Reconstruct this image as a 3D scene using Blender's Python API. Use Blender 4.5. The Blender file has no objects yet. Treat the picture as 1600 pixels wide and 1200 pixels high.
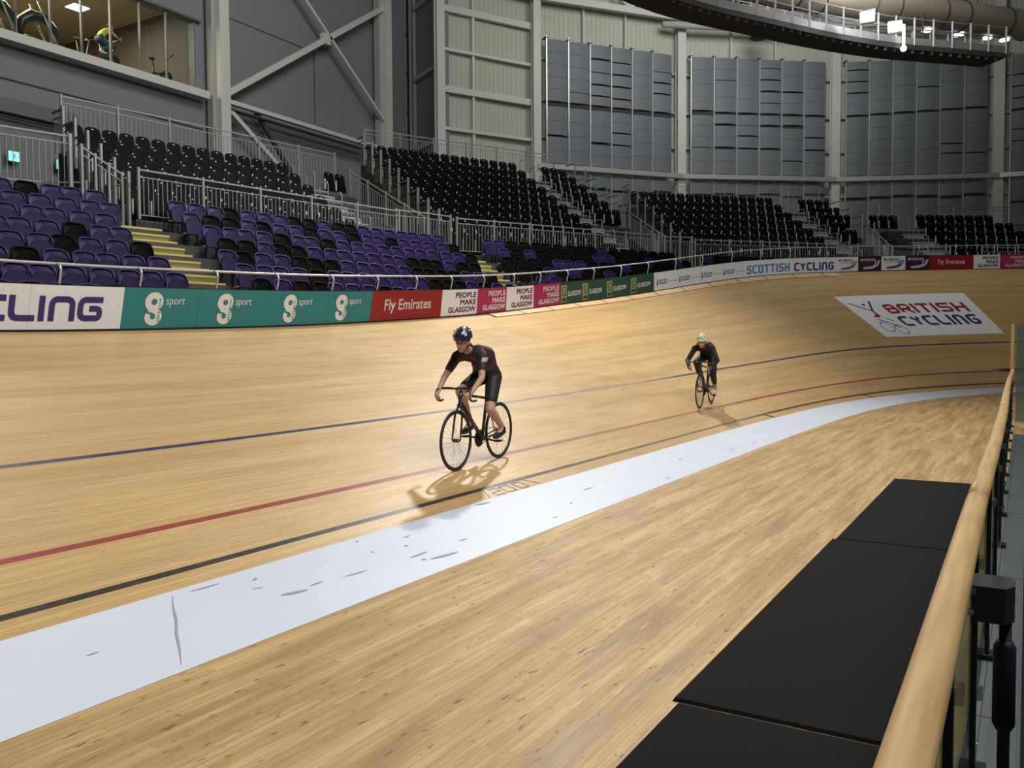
import bpy, bmesh, math, random
import numpy as np
from mathutils import Vector, Matrix
C = bpy.context.scene.collection
SC = bpy.context.scene
PI = math.pi
rnd = random.Random(7)

# ------------------------------------------------------------------ camera
CAM_H = 1.549
YAW, PIT, ROLL, FPX = 0.5403, 0.0453, -0.0066, 1344.47
_f = Vector((-math.sin(YAW)*math.cos(PIT), math.cos(YAW)*math.cos(PIT), -math.sin(PIT)))
_r0 = Vector((math.cos(YAW), math.sin(YAW), 0)); _u0 = _r0.cross(_f)
_r = _r0*math.cos(ROLL) + _u0*math.sin(ROLL); _u = -_r0*math.sin(ROLL) + _u0*math.cos(ROLL)
cam = bpy.data.cameras.new('camera'); camo = bpy.data.objects.new('camera', cam); C.objects.link(camo)
camo.matrix_world = Matrix(((_r.x, _u.x, -_f.x, 0), (_r.y, _u.y, -_f.y, 0), (_r.z, _u.z, -_f.z, CAM_H), (0, 0, 0, 1)))
cam.sensor_width = 36; cam.lens = 36*FPX/1600; cam.clip_start = 0.05; cam.clip_end = 300
SC.camera = camo

# ------------------------------------------------------------------ world, lights, exposure
w = bpy.data.worlds.new('world'); SC.world = w; w.use_nodes = True
w.node_tree.nodes['Background'].inputs[0].default_value = (0.75, 0.85, 1.0, 1)
w.node_tree.nodes['Background'].inputs[1].default_value = 0.12
SC.view_settings.view_transform = 'Standard'; SC.view_settings.look = 'None'
SC.view_settings.exposure = 0.0; SC.view_settings.gamma = 1.0; SC.view_settings.use_curve_mapping = False

def area(name, loc, target, size, power, col=(1, .95, .86), sy=None, spread=PI):
    l = bpy.data.lights.new(name, 'AREA'); l.energy = power; l.color = col; l.size = size; l.spread = spread
    if sy: l.shape = 'RECTANGLE'; l.size_y = sy
    o = bpy.data.objects.new(name, l); C.objects.link(o); o.location = loc
    o.rotation_euler = (Vector(target)-Vector(loc)).to_track_quat('-Z', 'Y').to_euler(); return o
def spot(name, loc, target, power, ang, blend=.6, rad=.25, col=(1, .97, .92)):
    l = bpy.data.lights.new(name, 'SPOT'); l.energy = power; l.color = col; l.spot_size = math.radians(ang); l.spot_blend = blend; l.shadow_soft_size = rad
    o = bpy.data.objects.new(name, l); C.objects.link(o); o.location = loc
    o.rotation_euler = (Vector(target)-Vector(loc)).to_track_quat('-Z', 'Y').to_euler(); return o
area('hall_fill', (2.5, 5, 15), (-10, 6, 1), 10, 2650, sy=8, col=(1, .975, .94))           # unseen infield fill, added to lighten track and boards
area('hall_fill', (3.0, 18, 16), (-10, 24, 3), 6, 480, sy=6, col=(1, .975, .94))  # unseen weak fill, added to lighten the bend
area('wall_wash_fill', (-10, 17, 19.5), (-27, 24, 8), 7, 830, col=(1, .99, .97), sy=5, spread=math.radians(140))      # unseen wash added to brighten the left wall
area('wall_wash_fill', (-7, 33, 19.5), (-15, 50, 9), 8, 920, col=(1, .99, .97), sy=5, spread=math.radians(140))      # unseen wash added to brighten the end wall
area('gantry_lamp', (-11.4, 22.6, 14.3), (-9.5, 14, 1.0), .7, 1300, col=(1, .96, .89), sy=.7, spread=math.radians(132))   # lamps of the catwalk above the straight
spot('flood_lamp', (-6.0, 35.0, 14.6), (-7, 14, 1), 700, 60)

# ------------------------------------------------------------------ materials
MATS = {}
def mat(name, col, rough=.6, metal=0, emit=None, es=1, alpha=1, noise=0, nscale=8, bump=0, coat=0, spec=.5):
    if name in MATS: return MATS[name]
    m = bpy.data.materials.new(name); m.use_nodes = True; MATS[name] = m
    nt = m.node_tree; b = nt.nodes['Principled BSDF']
    b.inputs['Base Color'].default_value = (*col, 1); b.inputs['Roughness'].default_value = rough
    b.inputs['Metallic'].default_value = metal; b.inputs['Alpha'].default_value = alpha
    b.inputs['Coat Weight'].default_value = coat; b.inputs['Specular IOR Level'].default_value = spec
    if emit: b.inputs['Emission Color'].default_value = (*emit, 1); b.inputs['Emission Strength'].default_value = es
    if noise or bump:
        tc = nt.nodes.new('ShaderNodeTexCoord'); n = nt.nodes.new('ShaderNodeTexNoise'); n.inputs['Scale'].default_value = nscale
        n.inputs['Detail'].default_value = 6
        nt.links.new(tc.outputs['Object'], n.inputs['Vector'])
        if noise:
            r = nt.nodes.new('ShaderNodeMix'); r.data_type = 'RGBA'
            r.inputs[6].default_value = (*[c*(1-noise) for c in col], 1); r.inputs[7].default_value = (*[min(1, c*(1+noise)) for c in col], 1)
            nt.links.new(n.outputs['Fac'], r.inputs[0]); nt.links.new(r.outputs[2], b.inputs['Base Color'])
        if bump:
            bp = nt.nodes.new('ShaderNodeBump'); bp.inputs['Strength'].default_value = bump; bp.inputs['Distance'].default_value = .01
            nt.links.new(n.outputs['Fac'], bp.inputs['Height']); nt.links.new(bp.outputs['Normal'], b.inputs['Normal'])
    return m

def wood_mat(name, c1, c2, c3, strip=.045, length=2.6, rough=.42, grime=.5, spots=.5, thr=.655, wear=(.16, 2.6)):
    """narrow boards laid along UV.x (metres), staggered ends, streaks, knots and scuffs"""
    m = bpy.data.materials.new(name); m.use_nodes = True; MATS[name] = m
    nt = m.node_tree; N = nt.nodes.new; L = nt.links.new; b = nt.nodes['Principled BSDF']
    uv = N('ShaderNodeUVMap'); uv.uv_map = 'UVMap'
    br = N('ShaderNodeTexBrick'); br.offset = .37; br.offset_frequency = 2; br.squash = 1
    br.inputs['Scale'].default_value = 1; br.inputs['Brick Width'].default_value = length; br.inputs['Row Height'].default_value = strip
    br.inputs['Mortar Size'].default_value = .0012; br.inputs['Mortar Smooth'].default_value = .3; br.inputs['Bias'].default_value = 0
    br.inputs['Color1'].default_value = (*c1, 1); br.inputs['Color2'].default_value = (*c2, 1); br.inputs['Mortar'].default_value = (*[x*.45 for x in c3], 1)
    L(uv.outputs[0], br.inputs['Vector'])
    def nz(sx, sy, detail=5, rough_=.6):
        mp = N('ShaderNodeMapping'); mp.inputs['Scale'].default_value = (sx, sy, 1); L(uv.outputs[0], mp.inputs['Vector'])
        n = N('ShaderNodeTexNoise'); n.inputs['Scale'].default_value = 1; n.inputs['Detail'].default_value = detail; n.inputs['Roughness'].default_value = rough_
        L(mp.outputs[0], n.inputs['Vector']); return n
    def ramp(src, lo, hi, a=0, b_=1):
        r = N('ShaderNodeMapRange'); r.inputs[1].default_value = lo; r.inputs[2].default_value = hi; r.inputs[3].default_value = a; r.inputs[4].default_value = b_
        L(src, r.inputs[0]); return r.outputs[0]
    def mixc(fac, a, bcol, mode='MIX'):
        x = N('ShaderNodeMix'); x.data_type = 'RGBA'; x.blend_type = mode
        L(fac, x.inputs[0]); L(a, x.inputs[6])
        if isinstance(bcol, tuple): x.inputs[7].default_value = (*bcol, 1)
        else: L(bcol, x.inputs[7])
        return x.outputs[2]
    c = br.outputs['Color']
    c = mixc(ramp(nz(2.0, 34, 6, .7).outputs['Fac'], .38, .66, 0, .6), c, c3)              # grain streaks
    c = mixc(ramp(nz(*wear, 5).outputs['Fac'], .42, .7, 0, grime), c, tuple(x*.72 for x in c3))   # broad wear
    c = mixc(ramp(nz(7, 26, 4, .6).outputs['Fac'], thr, thr+.05, 0, spots), c, tuple(x*.4 for x in c3))  # knots
    c = mixc(ramp(nz(3.1, 20, 3, .6).outputs['Fac'], .645, .69, 0, .32), c, (.74, .58, .36))          # pale scuffs
    L(c, b.inputs['Base Color'])
    b.inputs['Roughness'].default_value = rough
    L(ramp(nz(.8, 3, 4).outputs['Fac'], .3, .7, rough-.06, rough+.1), b.inputs['Roughness'])
    b.inputs['Specular IOR Level'].default_value = .5
    return m

M = {}
M['track'] = wood_mat('track_wood', (.56, .365, .155), (.66, .455, .21), (.42, .265, .105), strip=.04, length=2.4, rough=.42, grime=.5, spots=.6)
M['apron'] = wood_mat('apron_wood', (.48, .31, .12), (.64, .44, .19), (.32, .195, .075), strip=.052, length=1.1, rough=.55, grime=.85, spots=1.0, thr=.625, wear=(.55, 5.5))
M['edge'] = wood_mat('edge_wood', (.56, .40, .22), (.64, .47, .27), (.46, .31, .17), strip=.30, length=1.22, rough=.4, grime=.2, spots=.1)
M['edge2'] = mat('edge_strip_wood', (.66, .46, .24), .4, noise=.1); M['lred2'] = mat('joint_and_shade_brown', (.22, .10, .05), .6)
M['cote'] = mat('pale_blue_paint', (.63, .69, .80), .45, noise=.05, nscale=1.4)
def glare_worn(name, col, s0, s1, amount, pale):  # pale stretch of the line: lamp glare put into its colour, plus some wear
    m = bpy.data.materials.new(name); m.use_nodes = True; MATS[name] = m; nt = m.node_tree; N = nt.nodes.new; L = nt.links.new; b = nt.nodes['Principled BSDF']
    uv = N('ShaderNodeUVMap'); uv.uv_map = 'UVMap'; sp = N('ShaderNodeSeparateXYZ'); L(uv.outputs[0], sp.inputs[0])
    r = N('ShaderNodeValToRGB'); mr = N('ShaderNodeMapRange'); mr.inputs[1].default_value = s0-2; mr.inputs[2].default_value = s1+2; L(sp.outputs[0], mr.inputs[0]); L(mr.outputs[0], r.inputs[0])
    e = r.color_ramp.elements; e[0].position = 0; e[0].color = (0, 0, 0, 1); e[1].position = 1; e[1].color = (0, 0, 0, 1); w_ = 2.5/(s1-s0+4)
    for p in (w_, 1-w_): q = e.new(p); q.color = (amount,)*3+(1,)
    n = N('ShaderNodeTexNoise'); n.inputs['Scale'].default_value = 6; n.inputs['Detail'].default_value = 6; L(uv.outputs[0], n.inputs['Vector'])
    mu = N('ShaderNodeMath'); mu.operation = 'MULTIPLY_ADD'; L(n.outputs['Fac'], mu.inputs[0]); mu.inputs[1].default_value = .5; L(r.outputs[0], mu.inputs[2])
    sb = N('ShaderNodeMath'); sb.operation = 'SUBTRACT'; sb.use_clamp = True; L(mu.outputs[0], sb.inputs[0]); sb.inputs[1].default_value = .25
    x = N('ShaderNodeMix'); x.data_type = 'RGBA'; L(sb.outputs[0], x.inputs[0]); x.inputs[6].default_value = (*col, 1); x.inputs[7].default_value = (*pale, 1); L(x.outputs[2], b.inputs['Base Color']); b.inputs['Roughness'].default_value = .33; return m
M['lblack'] = glare_worn('line_black', (.040, .034, .032), 10, 17, .55, (.36, .28, .19)); M['lred'] = glare_worn('line_red', (.30, .055, .05), 9.5, 17, .6, (.48, .30, .18)); M['lblue'] = glare_worn('line_blue', (.035, .038, .11), 10, 17, .65, (.48, .42, .34))
M['banner'] = mat('banner_white', (.84, .85, .87), .5); M['white'] = mat('sign_white', (.78, .81, .86), .5); M['offwhite'] = mat('sign_grey_white', (.72, .76, .80), .5)
M['teal'] = mat('sign_teal', (.024, .22, .24), .45); M['red'] = mat('sign_red', (.29, .014, .024), .45)
M['magenta'] = mat('sign_magenta', (.40, .028, .115), .45); M['green'] = mat('sign_green', (.022, .085, .06), .5)
M['purple'] = mat('sign_purple', (.045, .014, .05), .5); M['navy'] = mat('ink_navy', (.045, .028, .16), .5)
M['skyblue'] = mat('ink_blue', (.10, .24, .50), .5); M['inkred'] = mat('ink_red', (.28, .02, .03), .5); M['inkgrey'] = mat('ink_grey', (.13, .13, .15), .5)
M['inkwhite'] = mat('ink_white', (.78, .78, .78), .5); M['gold'] = mat('ink_gold', (.34, .33, .15), .5); M['pinkink'] = mat('ink_plum', (.17, .015, .06), .5)
M['inkmag'] = mat('ink_magenta', (.45, .05, .17), .5)
M['bbase'] = mat('board_black', (.012, .012, .014), .5)
M['galv'] = mat('galvanised', (.30, .31, .315), .5, metal=.3, noise=.1, nscale=20)
M['galvd'] = mat('galvanised_dull', (.11, .115, .12), .5, metal=.4, noise=.1, nscale=20)
M['steelw'] = mat('rail_steel', (.62, .62, .62), .3, metal=.5)
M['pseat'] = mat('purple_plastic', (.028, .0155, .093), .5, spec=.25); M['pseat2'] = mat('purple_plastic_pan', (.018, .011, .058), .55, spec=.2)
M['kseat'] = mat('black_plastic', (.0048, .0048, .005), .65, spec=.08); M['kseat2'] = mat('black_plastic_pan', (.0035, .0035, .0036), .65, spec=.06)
M['chip'] = mat('chip_glint_pale', (.62, .62, .60), .5); M['alu'] = mat('step_aluminium', (.50, .50, .50), .4, metal=.3)
M['conc'] = mat('terrace_concrete', (.06, .058, .056), .8, noise=.15); M['riser'] = mat('stand_riser', (.03, .03, .032), .7)
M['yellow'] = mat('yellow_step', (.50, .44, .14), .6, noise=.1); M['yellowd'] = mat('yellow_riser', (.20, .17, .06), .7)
M['wgrey'] = mat('wall_grey', (.19, .20, .215), .7, noise=.04, nscale=.6); M['wgreyd'] = mat('wall_reveal', (.03, .03, .035), .8)
M['beige'] = mat('cladding_beige', (.44, .465, .385), .6, noise=.04, nscale=.5); M['colw'] = mat('steel_cream', (.56, .57, .53), .5)
M['colg'] = mat('steel_grey', (.33, .34, .335), .5); M['panel'] = mat('acoustic_blue_grey', (.145, .165, .180), .6, noise=.05, nscale=1.2)
M['gapshade'] = mat('panel_gap_shade', (.035, .036, .036), .8); M['mullion'] = mat('mullion_grey', (.13, .13, .125), .5)
M['mat'] = mat('rubber_mat', (.0075, .007, .007), .9, spec=.15, noise=.5, nscale=90, bump=.4)
M['ffloor'] = mat('grey_walkway', (.08, .092, .10), .5, noise=.1, nscale=6); M['blackm'] = mat('black_metal', (.012, .014, .02), .5, spec=.25)
M['latch'] = mat('latch_grey_black', (.028, .030, .037), .5, spec=.3); M['ceil'] = mat('roof_dark', (.085, .09, .085), .8); M['duct'] = mat('duct_metal', (.36, .32, .24), .5, metal=.3)
M['gdark'] = mat('gantry_dark', (.045, .042, .038), .7); M['ggrey'] = mat('gantry_grey', (.30, .30, .31), .5, metal=.3)
M['chrome'] = mat('chrome', (.7, .7, .72), .12, metal=1)
M['lampw'] = mat('lamp_glow', (1, 1, 1), .5, emit=(1, .93, 1), es=30); M['lamps'] = mat('small_lamp_glow', (1, 1, 1), .5, emit=(1, .97, .9), es=5)
M['exit'] = mat('exit_glow', (.1, .8, .7), .5, emit=(.25, .95, .85), es=1.5); M['gymlamp'] = mat('gym_lamp', (1, 1, 1), .5, emit=(.75, .95, 1), es=3)

def handrail_wood():
    m = bpy.data.materials.new('handrail_wood'); m.use_nodes = True; nt = m.node_tree; b = nt.nodes['Principled BSDF']; N = nt.nodes.new; L = nt.links.new
    tc = N('ShaderNodeTexCoord'); mp = N('ShaderNodeMapping'); mp.inputs['Scale'].default_value = (30, 1.6, 30); L(tc.outputs['Object'], mp.inputs[0])
    n = N('ShaderNodeTexNoise'); n.inputs['Scale'].default_value = 1.5; n.inputs['Detail'].default_value = 8; L(mp.outputs[0], n.inputs['Vector'])
    cr = N('ShaderNodeValToRGB'); cr.color_ramp.elements[0].position = .3; cr.color_ramp.elements[0].color = (.40, .25, .105, 1); cr.color_ramp.elements[1].position = .7; cr.color_ramp.elements[1].color = (.56, .38, .175, 1)
    L(n.outputs['Fac'], cr.inputs[0]); L(cr.outputs[0], b.inputs['Base Color']); b.inputs['Roughness'].default_value = .5; b.inputs['Specular IOR Level'].default_value = .3
    return m
M['rail_wood'] = handrail_wood()
def glass(name, col, alpha, rough=.05):
    m = bpy.data.materials.new(name); m.use_nodes = True; nt = m.node_tree; nt.nodes.remove(nt.nodes['Principled BSDF']); out = nt.nodes['Material Output']
    t = nt.nodes.new('ShaderNodeBsdfTransparent'); t.inputs[0].default_value = (*col, 1); g = nt.nodes.new('ShaderNodeBsdfGlossy'); g.inputs[1].default_value = rough; g.inputs[0].default_value = (.8, .85, .85, 1)
    mx = nt.nodes.new('ShaderNodeMixShader'); mx.inputs[0].default_value = alpha
    nt.links.new(t.outputs[0], mx.inputs[1]); nt.links.new(g.outputs[0], mx.inputs[2]); nt.links.new(mx.outputs[0], out.inputs[0]); return m
M['glass'] = glass('balustrade_glass', (.60, .66, .64), .06); M['winglass'] = glass('window_glass', (.82, .86, .84), .06, .02)

# ------------------------------------------------------------------ helpers
def V(*a): return Vector(a)
class MB:
    def __init__(s): s.v = []; s.f = []; s.m = []; s.uv = []; s.mats = []
    def mi(s, m):
        if isinstance(m, str): m = M[m]
        if m not in s.mats: s.mats.append(m)
        return s.mats.index(m)
    def face(s, pts, m, uv=None):
        i = len(s.v); s.v += [tuple(p) for p in pts]; s.f.append(tuple(range(i, i+len(pts)))); s.m.append(s.mi(m)); s.uv.append(uv)
    def grid(s, rows, m, flip=False, uvs=None, close=False):
        """rows: list of equal length point lists, shared vertices; m a material or f(i,j)"""
        i0 = len(s.v); nr, nc = len(rows), len(rows[0])
        for r in rows: s.v += [tuple(p) for p in r]
        for i in range(nr-1):
            for j in range(nc if close else nc-1):
                j2 = (j+1) % nc
                q = (i0+i*nc+j, i0+i*nc+j2, i0+(i+1)*nc+j2, i0+(i+1)*nc+j)
                if flip: q = q[::-1]
                s.f.append(q); s.m.append(s.mi(m(i, j) if callable(m) else m))
                if uvs:
                    u = [uvs[i][j], uvs[i][j2], uvs[i+1][j2], uvs[i+1][j]]
                    s.uv.append(u[::-1] if flip else u)
                else: s.uv.append(None)
    def cap(s, idx, m): s.f.append(tuple(idx)); s.m.append(s.mi(m)); s.uv.append(None)
    def box(s, c, size, m, ax=None):
        """c centre, size full sizes; ax optional (X,Y,Z) unit axes"""
        X, Y, Z = ax or (V(1, 0, 0), V(0, 1, 0), V(0, 0, 1)); c = Vector(c); i = len(s.v); h = [x/2 for x in size]
        for dz in (-1, 1):
            for dy in (-1, 1):
                for dx in (-1, 1): s.v.append(tuple(c+X*dx*h[0]+Y*dy*h[1]+Z*dz*h[2]))
        for q in ((0, 2, 3, 1), (4, 5, 7, 6), (0, 1, 5, 4), (2, 6, 7, 3), (0, 4, 6, 2), (1, 3, 7, 5)): s.f.append(tuple(i+k for k in q)); s.m.append(s.mi(m)); s.uv.append(None)
    def bar(s, a, b, wd, ht, m, up=(0, 0, 1)):
        a = Vector(a); b = Vector(b); d = b-a; L = d.length; Y = d/L; X = Y.cross(Vector(up))
        if X.length < 1e-4: X = Y.cross(V(1, 0, 0))
        X.normalize(); Z = X.cross(Y); s.box((a+b)/2, (wd, L, ht), m, (X, Y, Z))
    def tube(s, pts, r, m, n=8, caps=True, closed=False):
        pts = [Vector(p) for p in pts]; rr = r if isinstance(r, (list, tuple)) else [r]*len(pts)
        rows = []; N = len(pts); prev = None
        for i, p in enumerate(pts):
            if closed: d = pts[(i+1) % N]-pts[i-1]
            else: d = pts[min(i+1, N-1)]-pts[max(i-1, 0)]
            d.normalize()
            if prev is None:
                x = d.cross(V(0, 0, 1))
                if x.length < .1: x = d.cross(V(1, 0, 0))
            else: x = prev - d*prev.dot(d)
            x.normalize(); prev = x; y = d.cross(x)
            rows.append([p+(x*math.cos(a)+y*math.sin(a))*rr[i] for a in [2*PI*k/n for k in range(n)]])
        if closed: rows.append(rows[0])
        i0 = len(s.v); s.grid(rows, m, close=True)
        if caps and not closed:
            s.cap([i0+k for k in range(n)][::-1], m); s.cap([i0+(N-1)*n+k for k in range(n)], m)
    def ell(s, c, rad, m, nu=14, nv=9, ax=None, v0=-PI/2, v1=PI/2):
        X, Y, Z = ax or (V(1, 0, 0), V(0, 1, 0), V(0, 0, 1)); c = Vector(c); rows = []
        for j in range(nv+1):
            t = v0+(v1-v0)*j/nv; rows.append([c+X*rad[0]*math.cos(t)*math.cos(2*PI*k/nu)+Y*rad[1]*math.cos(t)*math.sin(2*PI*k/nu)+Z*rad[2]*math.sin(t) for k in range(nu)])
        s.grid(rows, m, close=True)
    def mesh(s, name, smooth=False):
        me = bpy.data.meshes.new(name); me.from_pydata(s.v, [], s.f)
        for m in s.mats: me.materials.append(m)
        me.polygons.foreach_set('material_index', s.m)
        if any(u is not None for u in s.uv):
            l = me.uv_layers.new(name='UVMap'); k = 0
            for f, u in zip(s.f, s.uv):
                for q in range(len(f)): l.data[k].uv = u[q] if u else (0, 0); k += 1
        if smooth: me.polygons.foreach_set('use_smooth', [True]*len(s.f))
        me.update(); return me
    def build(s, name, parent=None, smooth=False, loc=None):
        o = bpy.data.objects.new(name, s.mesh(name, smooth)); C.objects.link(o)
        if parent: o.parent = parent
        if loc: o.location = loc
        return o
def tag(o, label=None, cat=None, group=None, kind=None):
    if label: o['label'] = label
    if cat: o['category'] = cat
    if group: o['group'] = group
    if kind: o['kind'] = kind
    return o
def empty(name, label, cat, loc=(0, 0, 0), rz=0, group=None):
    o = bpy.data.objects.new(name, None); C.objects.link(o); o.location = loc; o.rotation_euler = (0, 0, rz); o.empty_display_size = .1
    return tag(o, label, cat, group)
def rebase(root, loc):
    """children were built in world coordinates: move the root to loc and keep them in place"""
    root.location = loc
    for c in root.children: c.location = Vector(c.location)-Vector(loc)
def structure(o): o['kind'] = 'structure'; return o
ORD = ['', 'first', 'second', 'third', 'fourth', 'fifth', 'sixth', 'seventh', 'eighth', 'ninth', 'tenth', 'eleventh', 'twelfth', 'thirteenth', 'fourteenth', 'fifteenth', 'sixteenth', 'seventeenth', 'eighteenth', 'nineteenth', 'twentieth']
def ordn(n):
    if n <= 20: return ORD[n]
    t = {2: 'twenty', 3: 'thirty', 4: 'forty', 5: 'fifty', 6: 'sixty', 7: 'seventy'}[n//10]
    return t+'-'+ORD[n % 10] if n % 10 else {30: 'thirtieth', 40: 'fortieth', 50: 'fiftieth', 60: 'sixtieth', 70: 'seventieth'}.get(n, t)
def project(p):
    v = Vector(p)-V(0, 0, CAM_H); z = v.dot(_f)
    return (800+FPX*v.dot(_r)/z, 600-FPX*v.dot(_u)/z, z)

# ------------------------------------------------------------------ track geometry: s along the inner edge, t up the banking, h square to the surface
D0, W, BL = 4.6415, 7.264, .6635
KS = [0, 6, 12, 18, 24, 30, 36, 42, 50, 60]
KK = [.0005, .0009, .0, .0081, .0268, .0487, .0697, .0860, .06, .05]
KB = [.2524, .2411, .2675, .3242, .4294, .5939, .6688, .6925, .7162, .7399]
DS = .1
_s = np.arange(-8, 54+1e-6, DS)
def _smooth(a, n=45): return np.convolve(np.pad(a, (n//2, n//2), 'edge'), np.ones(n)/n, 'valid')
_k = _smooth(np.interp(_s, KS, KK)*(_s > 0)); _b = _smooth(np.interp(_s, KS, KB))
_th = np.concatenate([[0], np.cumsum((_k[1:]+_k[:-1])/2*DS)])
_x = np.concatenate([[0], np.cumsum((np.sin(_th[1:])+np.sin(_th[:-1]))/2*DS)])-D0
_y = np.concatenate([[0], np.cumsum((np.cos(_th[1:])+np.cos(_th[:-1]))/2*DS)])-8
def tr(s):
    th = float(np.interp(s, _s, _th)); return float(np.interp(s, _s, _x)), float(np.interp(s, _s, _y)), th, float(np.interp(s, _s, _b))
def surf(s, t, h=0):
    x, y, th, b = tr(s); o = t*math.cos(b)-h*math.sin(b)
    return V(x-math.cos(th)*o, y+math.sin(th)*o, t*math.sin(b)+h*math.cos(b))

# ---- floor (wooden infield), track, pale blue band
mb = MB()
mb.face([(-30, -8, -.0845), (-.2, -8, -.0845), (-.2, 17.5, -.0845), (-30, 17.5, -.0845)], 'apron', [(-8, -30), (-8, -.2), (17.5, -.2), (17.5, -30)])
mb.face([(-30, 17.5, -.0845), (16, 17.5, -.0845), (16, 50, -.0845), (-30, 50, -.0845)], 'apron', [(17.5, -30), (17.5, 16), (50, 16), (50, -30)])
structure(mb.build('floor'))
mb = MB(); SS = list(np.arange(-6, 50.01, .5))
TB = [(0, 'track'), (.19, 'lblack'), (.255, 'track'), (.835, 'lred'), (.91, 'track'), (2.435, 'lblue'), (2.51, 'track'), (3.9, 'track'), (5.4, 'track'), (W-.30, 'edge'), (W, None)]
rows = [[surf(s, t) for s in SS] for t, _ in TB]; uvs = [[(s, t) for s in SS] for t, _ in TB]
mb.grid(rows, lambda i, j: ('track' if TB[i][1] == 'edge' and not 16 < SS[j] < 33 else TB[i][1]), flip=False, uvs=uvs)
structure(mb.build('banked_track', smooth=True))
mb = MB(); rows = []
for u in (0, 1): rows.append([Vector((tr(s)[0]+math.cos(tr(s)[2])*1.014*u, tr(s)[1]-math.sin(tr(s)[2])*1.014*u, -.0843*u+.0015)) for s in SS])
mb.grid(rows, 'cote', flip=True); cote = structure(mb.build('pale_blue_band', smooth=True))
def cpt(s, u, dz=.005):
    x, y, th, b = tr(s); return V(x+math.cos(th)*1.014*u, y-math.sin(th)*1.014*u, -.0843*u+dz)
M['scuff'] = mat('scuff_grey', (.30, .33, .40), .6)
mb = MB()
def scuff(s0, u0, s1, u1, wd):
    n = 5; pts = [(s0+(s1-s0)*i/n+rnd.uniform(-.008, .008), u0+(u1-u0)*i/n) for i in range(n+1)]
    a = math.atan2((u1-u0)*1.0, (s1-s0)); px, pu = -math.sin(a), math.cos(a)
    rows = [[cpt(p[0]+px*k*wd*math.sin(PI*(i+.35)/(n+.7)), p[1]+pu*k*wd*math.sin(PI*(i+.35)/(n+.7))) for i, p in enumerate(pts)] for k in (-1, 1)]
    mb.grid(rows, 'scuff', flip=True)
scuff(3.46, .08, 2.85, .93, .008)
for k in range(26):
    s = rnd.uniform(2, 14); u = rnd.uniform(.08, .9); scuff(s, u, s+rnd.uniform(-.1, .25), u+rnd.uniform(-.03, .03), rnd.uniform(.004, .012))
for a in ((5.2, .78, 5.5, .82, .02), (6.9, .05, 7.15, .08, .02), (2.2, .2, 1.8, .85, .004), (3.9, .55, 4.1, .6, .02)): scuff(*a)
mb.build('scuff_mark', cote)['kind'] = 'stuff'

# ---- painted marks on the boards of the track
def stroke_poly(path, wd, rad=.0, n=5):
    """path in 2D (already scaled) -> list of (left,right) point pairs, corners rounded by rad"""
    P = [Vector((p[0], p[1])) for p in path]; out = [P[0]]
    for i in range(1, len(P)-1):
        a, b, c = P[i-1], P[i], P[i+1]; r = min(rad, (b-a).length*.45, (c-b).length*.45)
        if r <= 1e-5: out.append(b); continue
        p0 = b+(a-b).normalized()*r; p1 = b+(c-b).normalized()*r
        for k in range(n+1):
            t = k/n; out.append(p0*(1-t)**2+b*2*t*(1-t)+p1*t*t)
    out.append(P[-1]); res = []
    for i, p in enumerate(out):
        d0 = (out[i]-out[i-1]).normalized() if i else None; d1 = (out[i+1]-out[i]).normalized() if i < len(out)-1 else None
        d = ((d0 or d1)+(d1 or d0))
        d = d.normalized() if d.length > 1e-6 else (d0 or d1)
        nrm = Vector((-d.y, d.x)); k = 1
        if d0 and d1: k = 1/max(.5, d.dot(d0))
        res.append((p+nrm*wd/2*k, p-nrm*wd/2*k))
    return res
GLY = {'C': [[(1, 1), (0, 1), (0, 0), (1, 0)]], 'Y': [[(0, 1), (.5, .45), (1, 1)], [(.5, .5), (.5, 0)]], 'L': [[(0, 1), (0, 0), (1, 0)]],
 'I': [[(.5, 1), (.5, 0)]], 'N': [[(0, 0), (0, 1), (1, 1), (1, 0)]], 'G': [[(1, 1), (0, 1), (0, 0), (1, 0), (1, .52), (.45, .52)]],
 'B': [[(0, 0), (0, 1), (.95, 1), (.95, .52), (0, .52)], [(.9, .52), (1, .52), (1, 0), (0, 0)]], 'R': [[(0, 0), (0, 1), (1, 1), (1, .45), (0, .45)], [(.5, .45), (1, 0)]],
 'T': [[(0, 1), (1, 1)], [(.5, 1), (.5, 0)]], 'S': [[(1, 1), (0, 1), (0, .52), (1, .52), (1, 0), (0, 0)]], 'H': [[(0, 0), (0, 1)], [(1, 0), (1, 1)], [(0, .5), (1, .5)]],
 'O': [[(.5, 1), (0, 1), (0, 0), (1, 0), (1, 1), (.5, 1)]]}
def techno(mb, text, x0, x1, y0, y1, m, fn, th=.2, gap=.22):
    """squared rounded lettering in the box x0..x1, y0..y1; fn maps (x,y)->3D"""
    wd = [.0 if c == 'I' else (.6 if c == ' ' else 1) for c in text]; H = y1-y0; t = th*H
    tot = sum(wd); k = len(text); gp = gap*H+t; unit = (x1-x0-t-gp*(k-1))/max(tot, .01); x = x0+t/2
    for c, q in zip(text, wd):
        cw = unit*q
        if c != ' ':
            for st in GLY[c]:
                path = [(x+p[0]*cw, y0+t/2+p[1]*(H-t)) for p in st]
                if c == 'I': path = [(x, y0+H), (x, y0)]
                else:
                    # let free ends reach the box edge
                    a, b = Vector(path[0]), Vector(path[1]); path[0] = tuple(a+(a-b).normalized()*t/2) if c not in 'YRBO' else path[0]
                    a, b = Vector(path[-1]), Vector(path[-2]); path[-1] = tuple(a+(a-b).normalized()*t/2) if c not in 'YBOG' else path[-1]
                pr = stroke_poly(path, t, t*1.1)
                mb.grid([[fn(*p[0]) for p in pr], [fn(*p[1]) for p in pr]], m)
        x += cw+gp
_tc = {}
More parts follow.
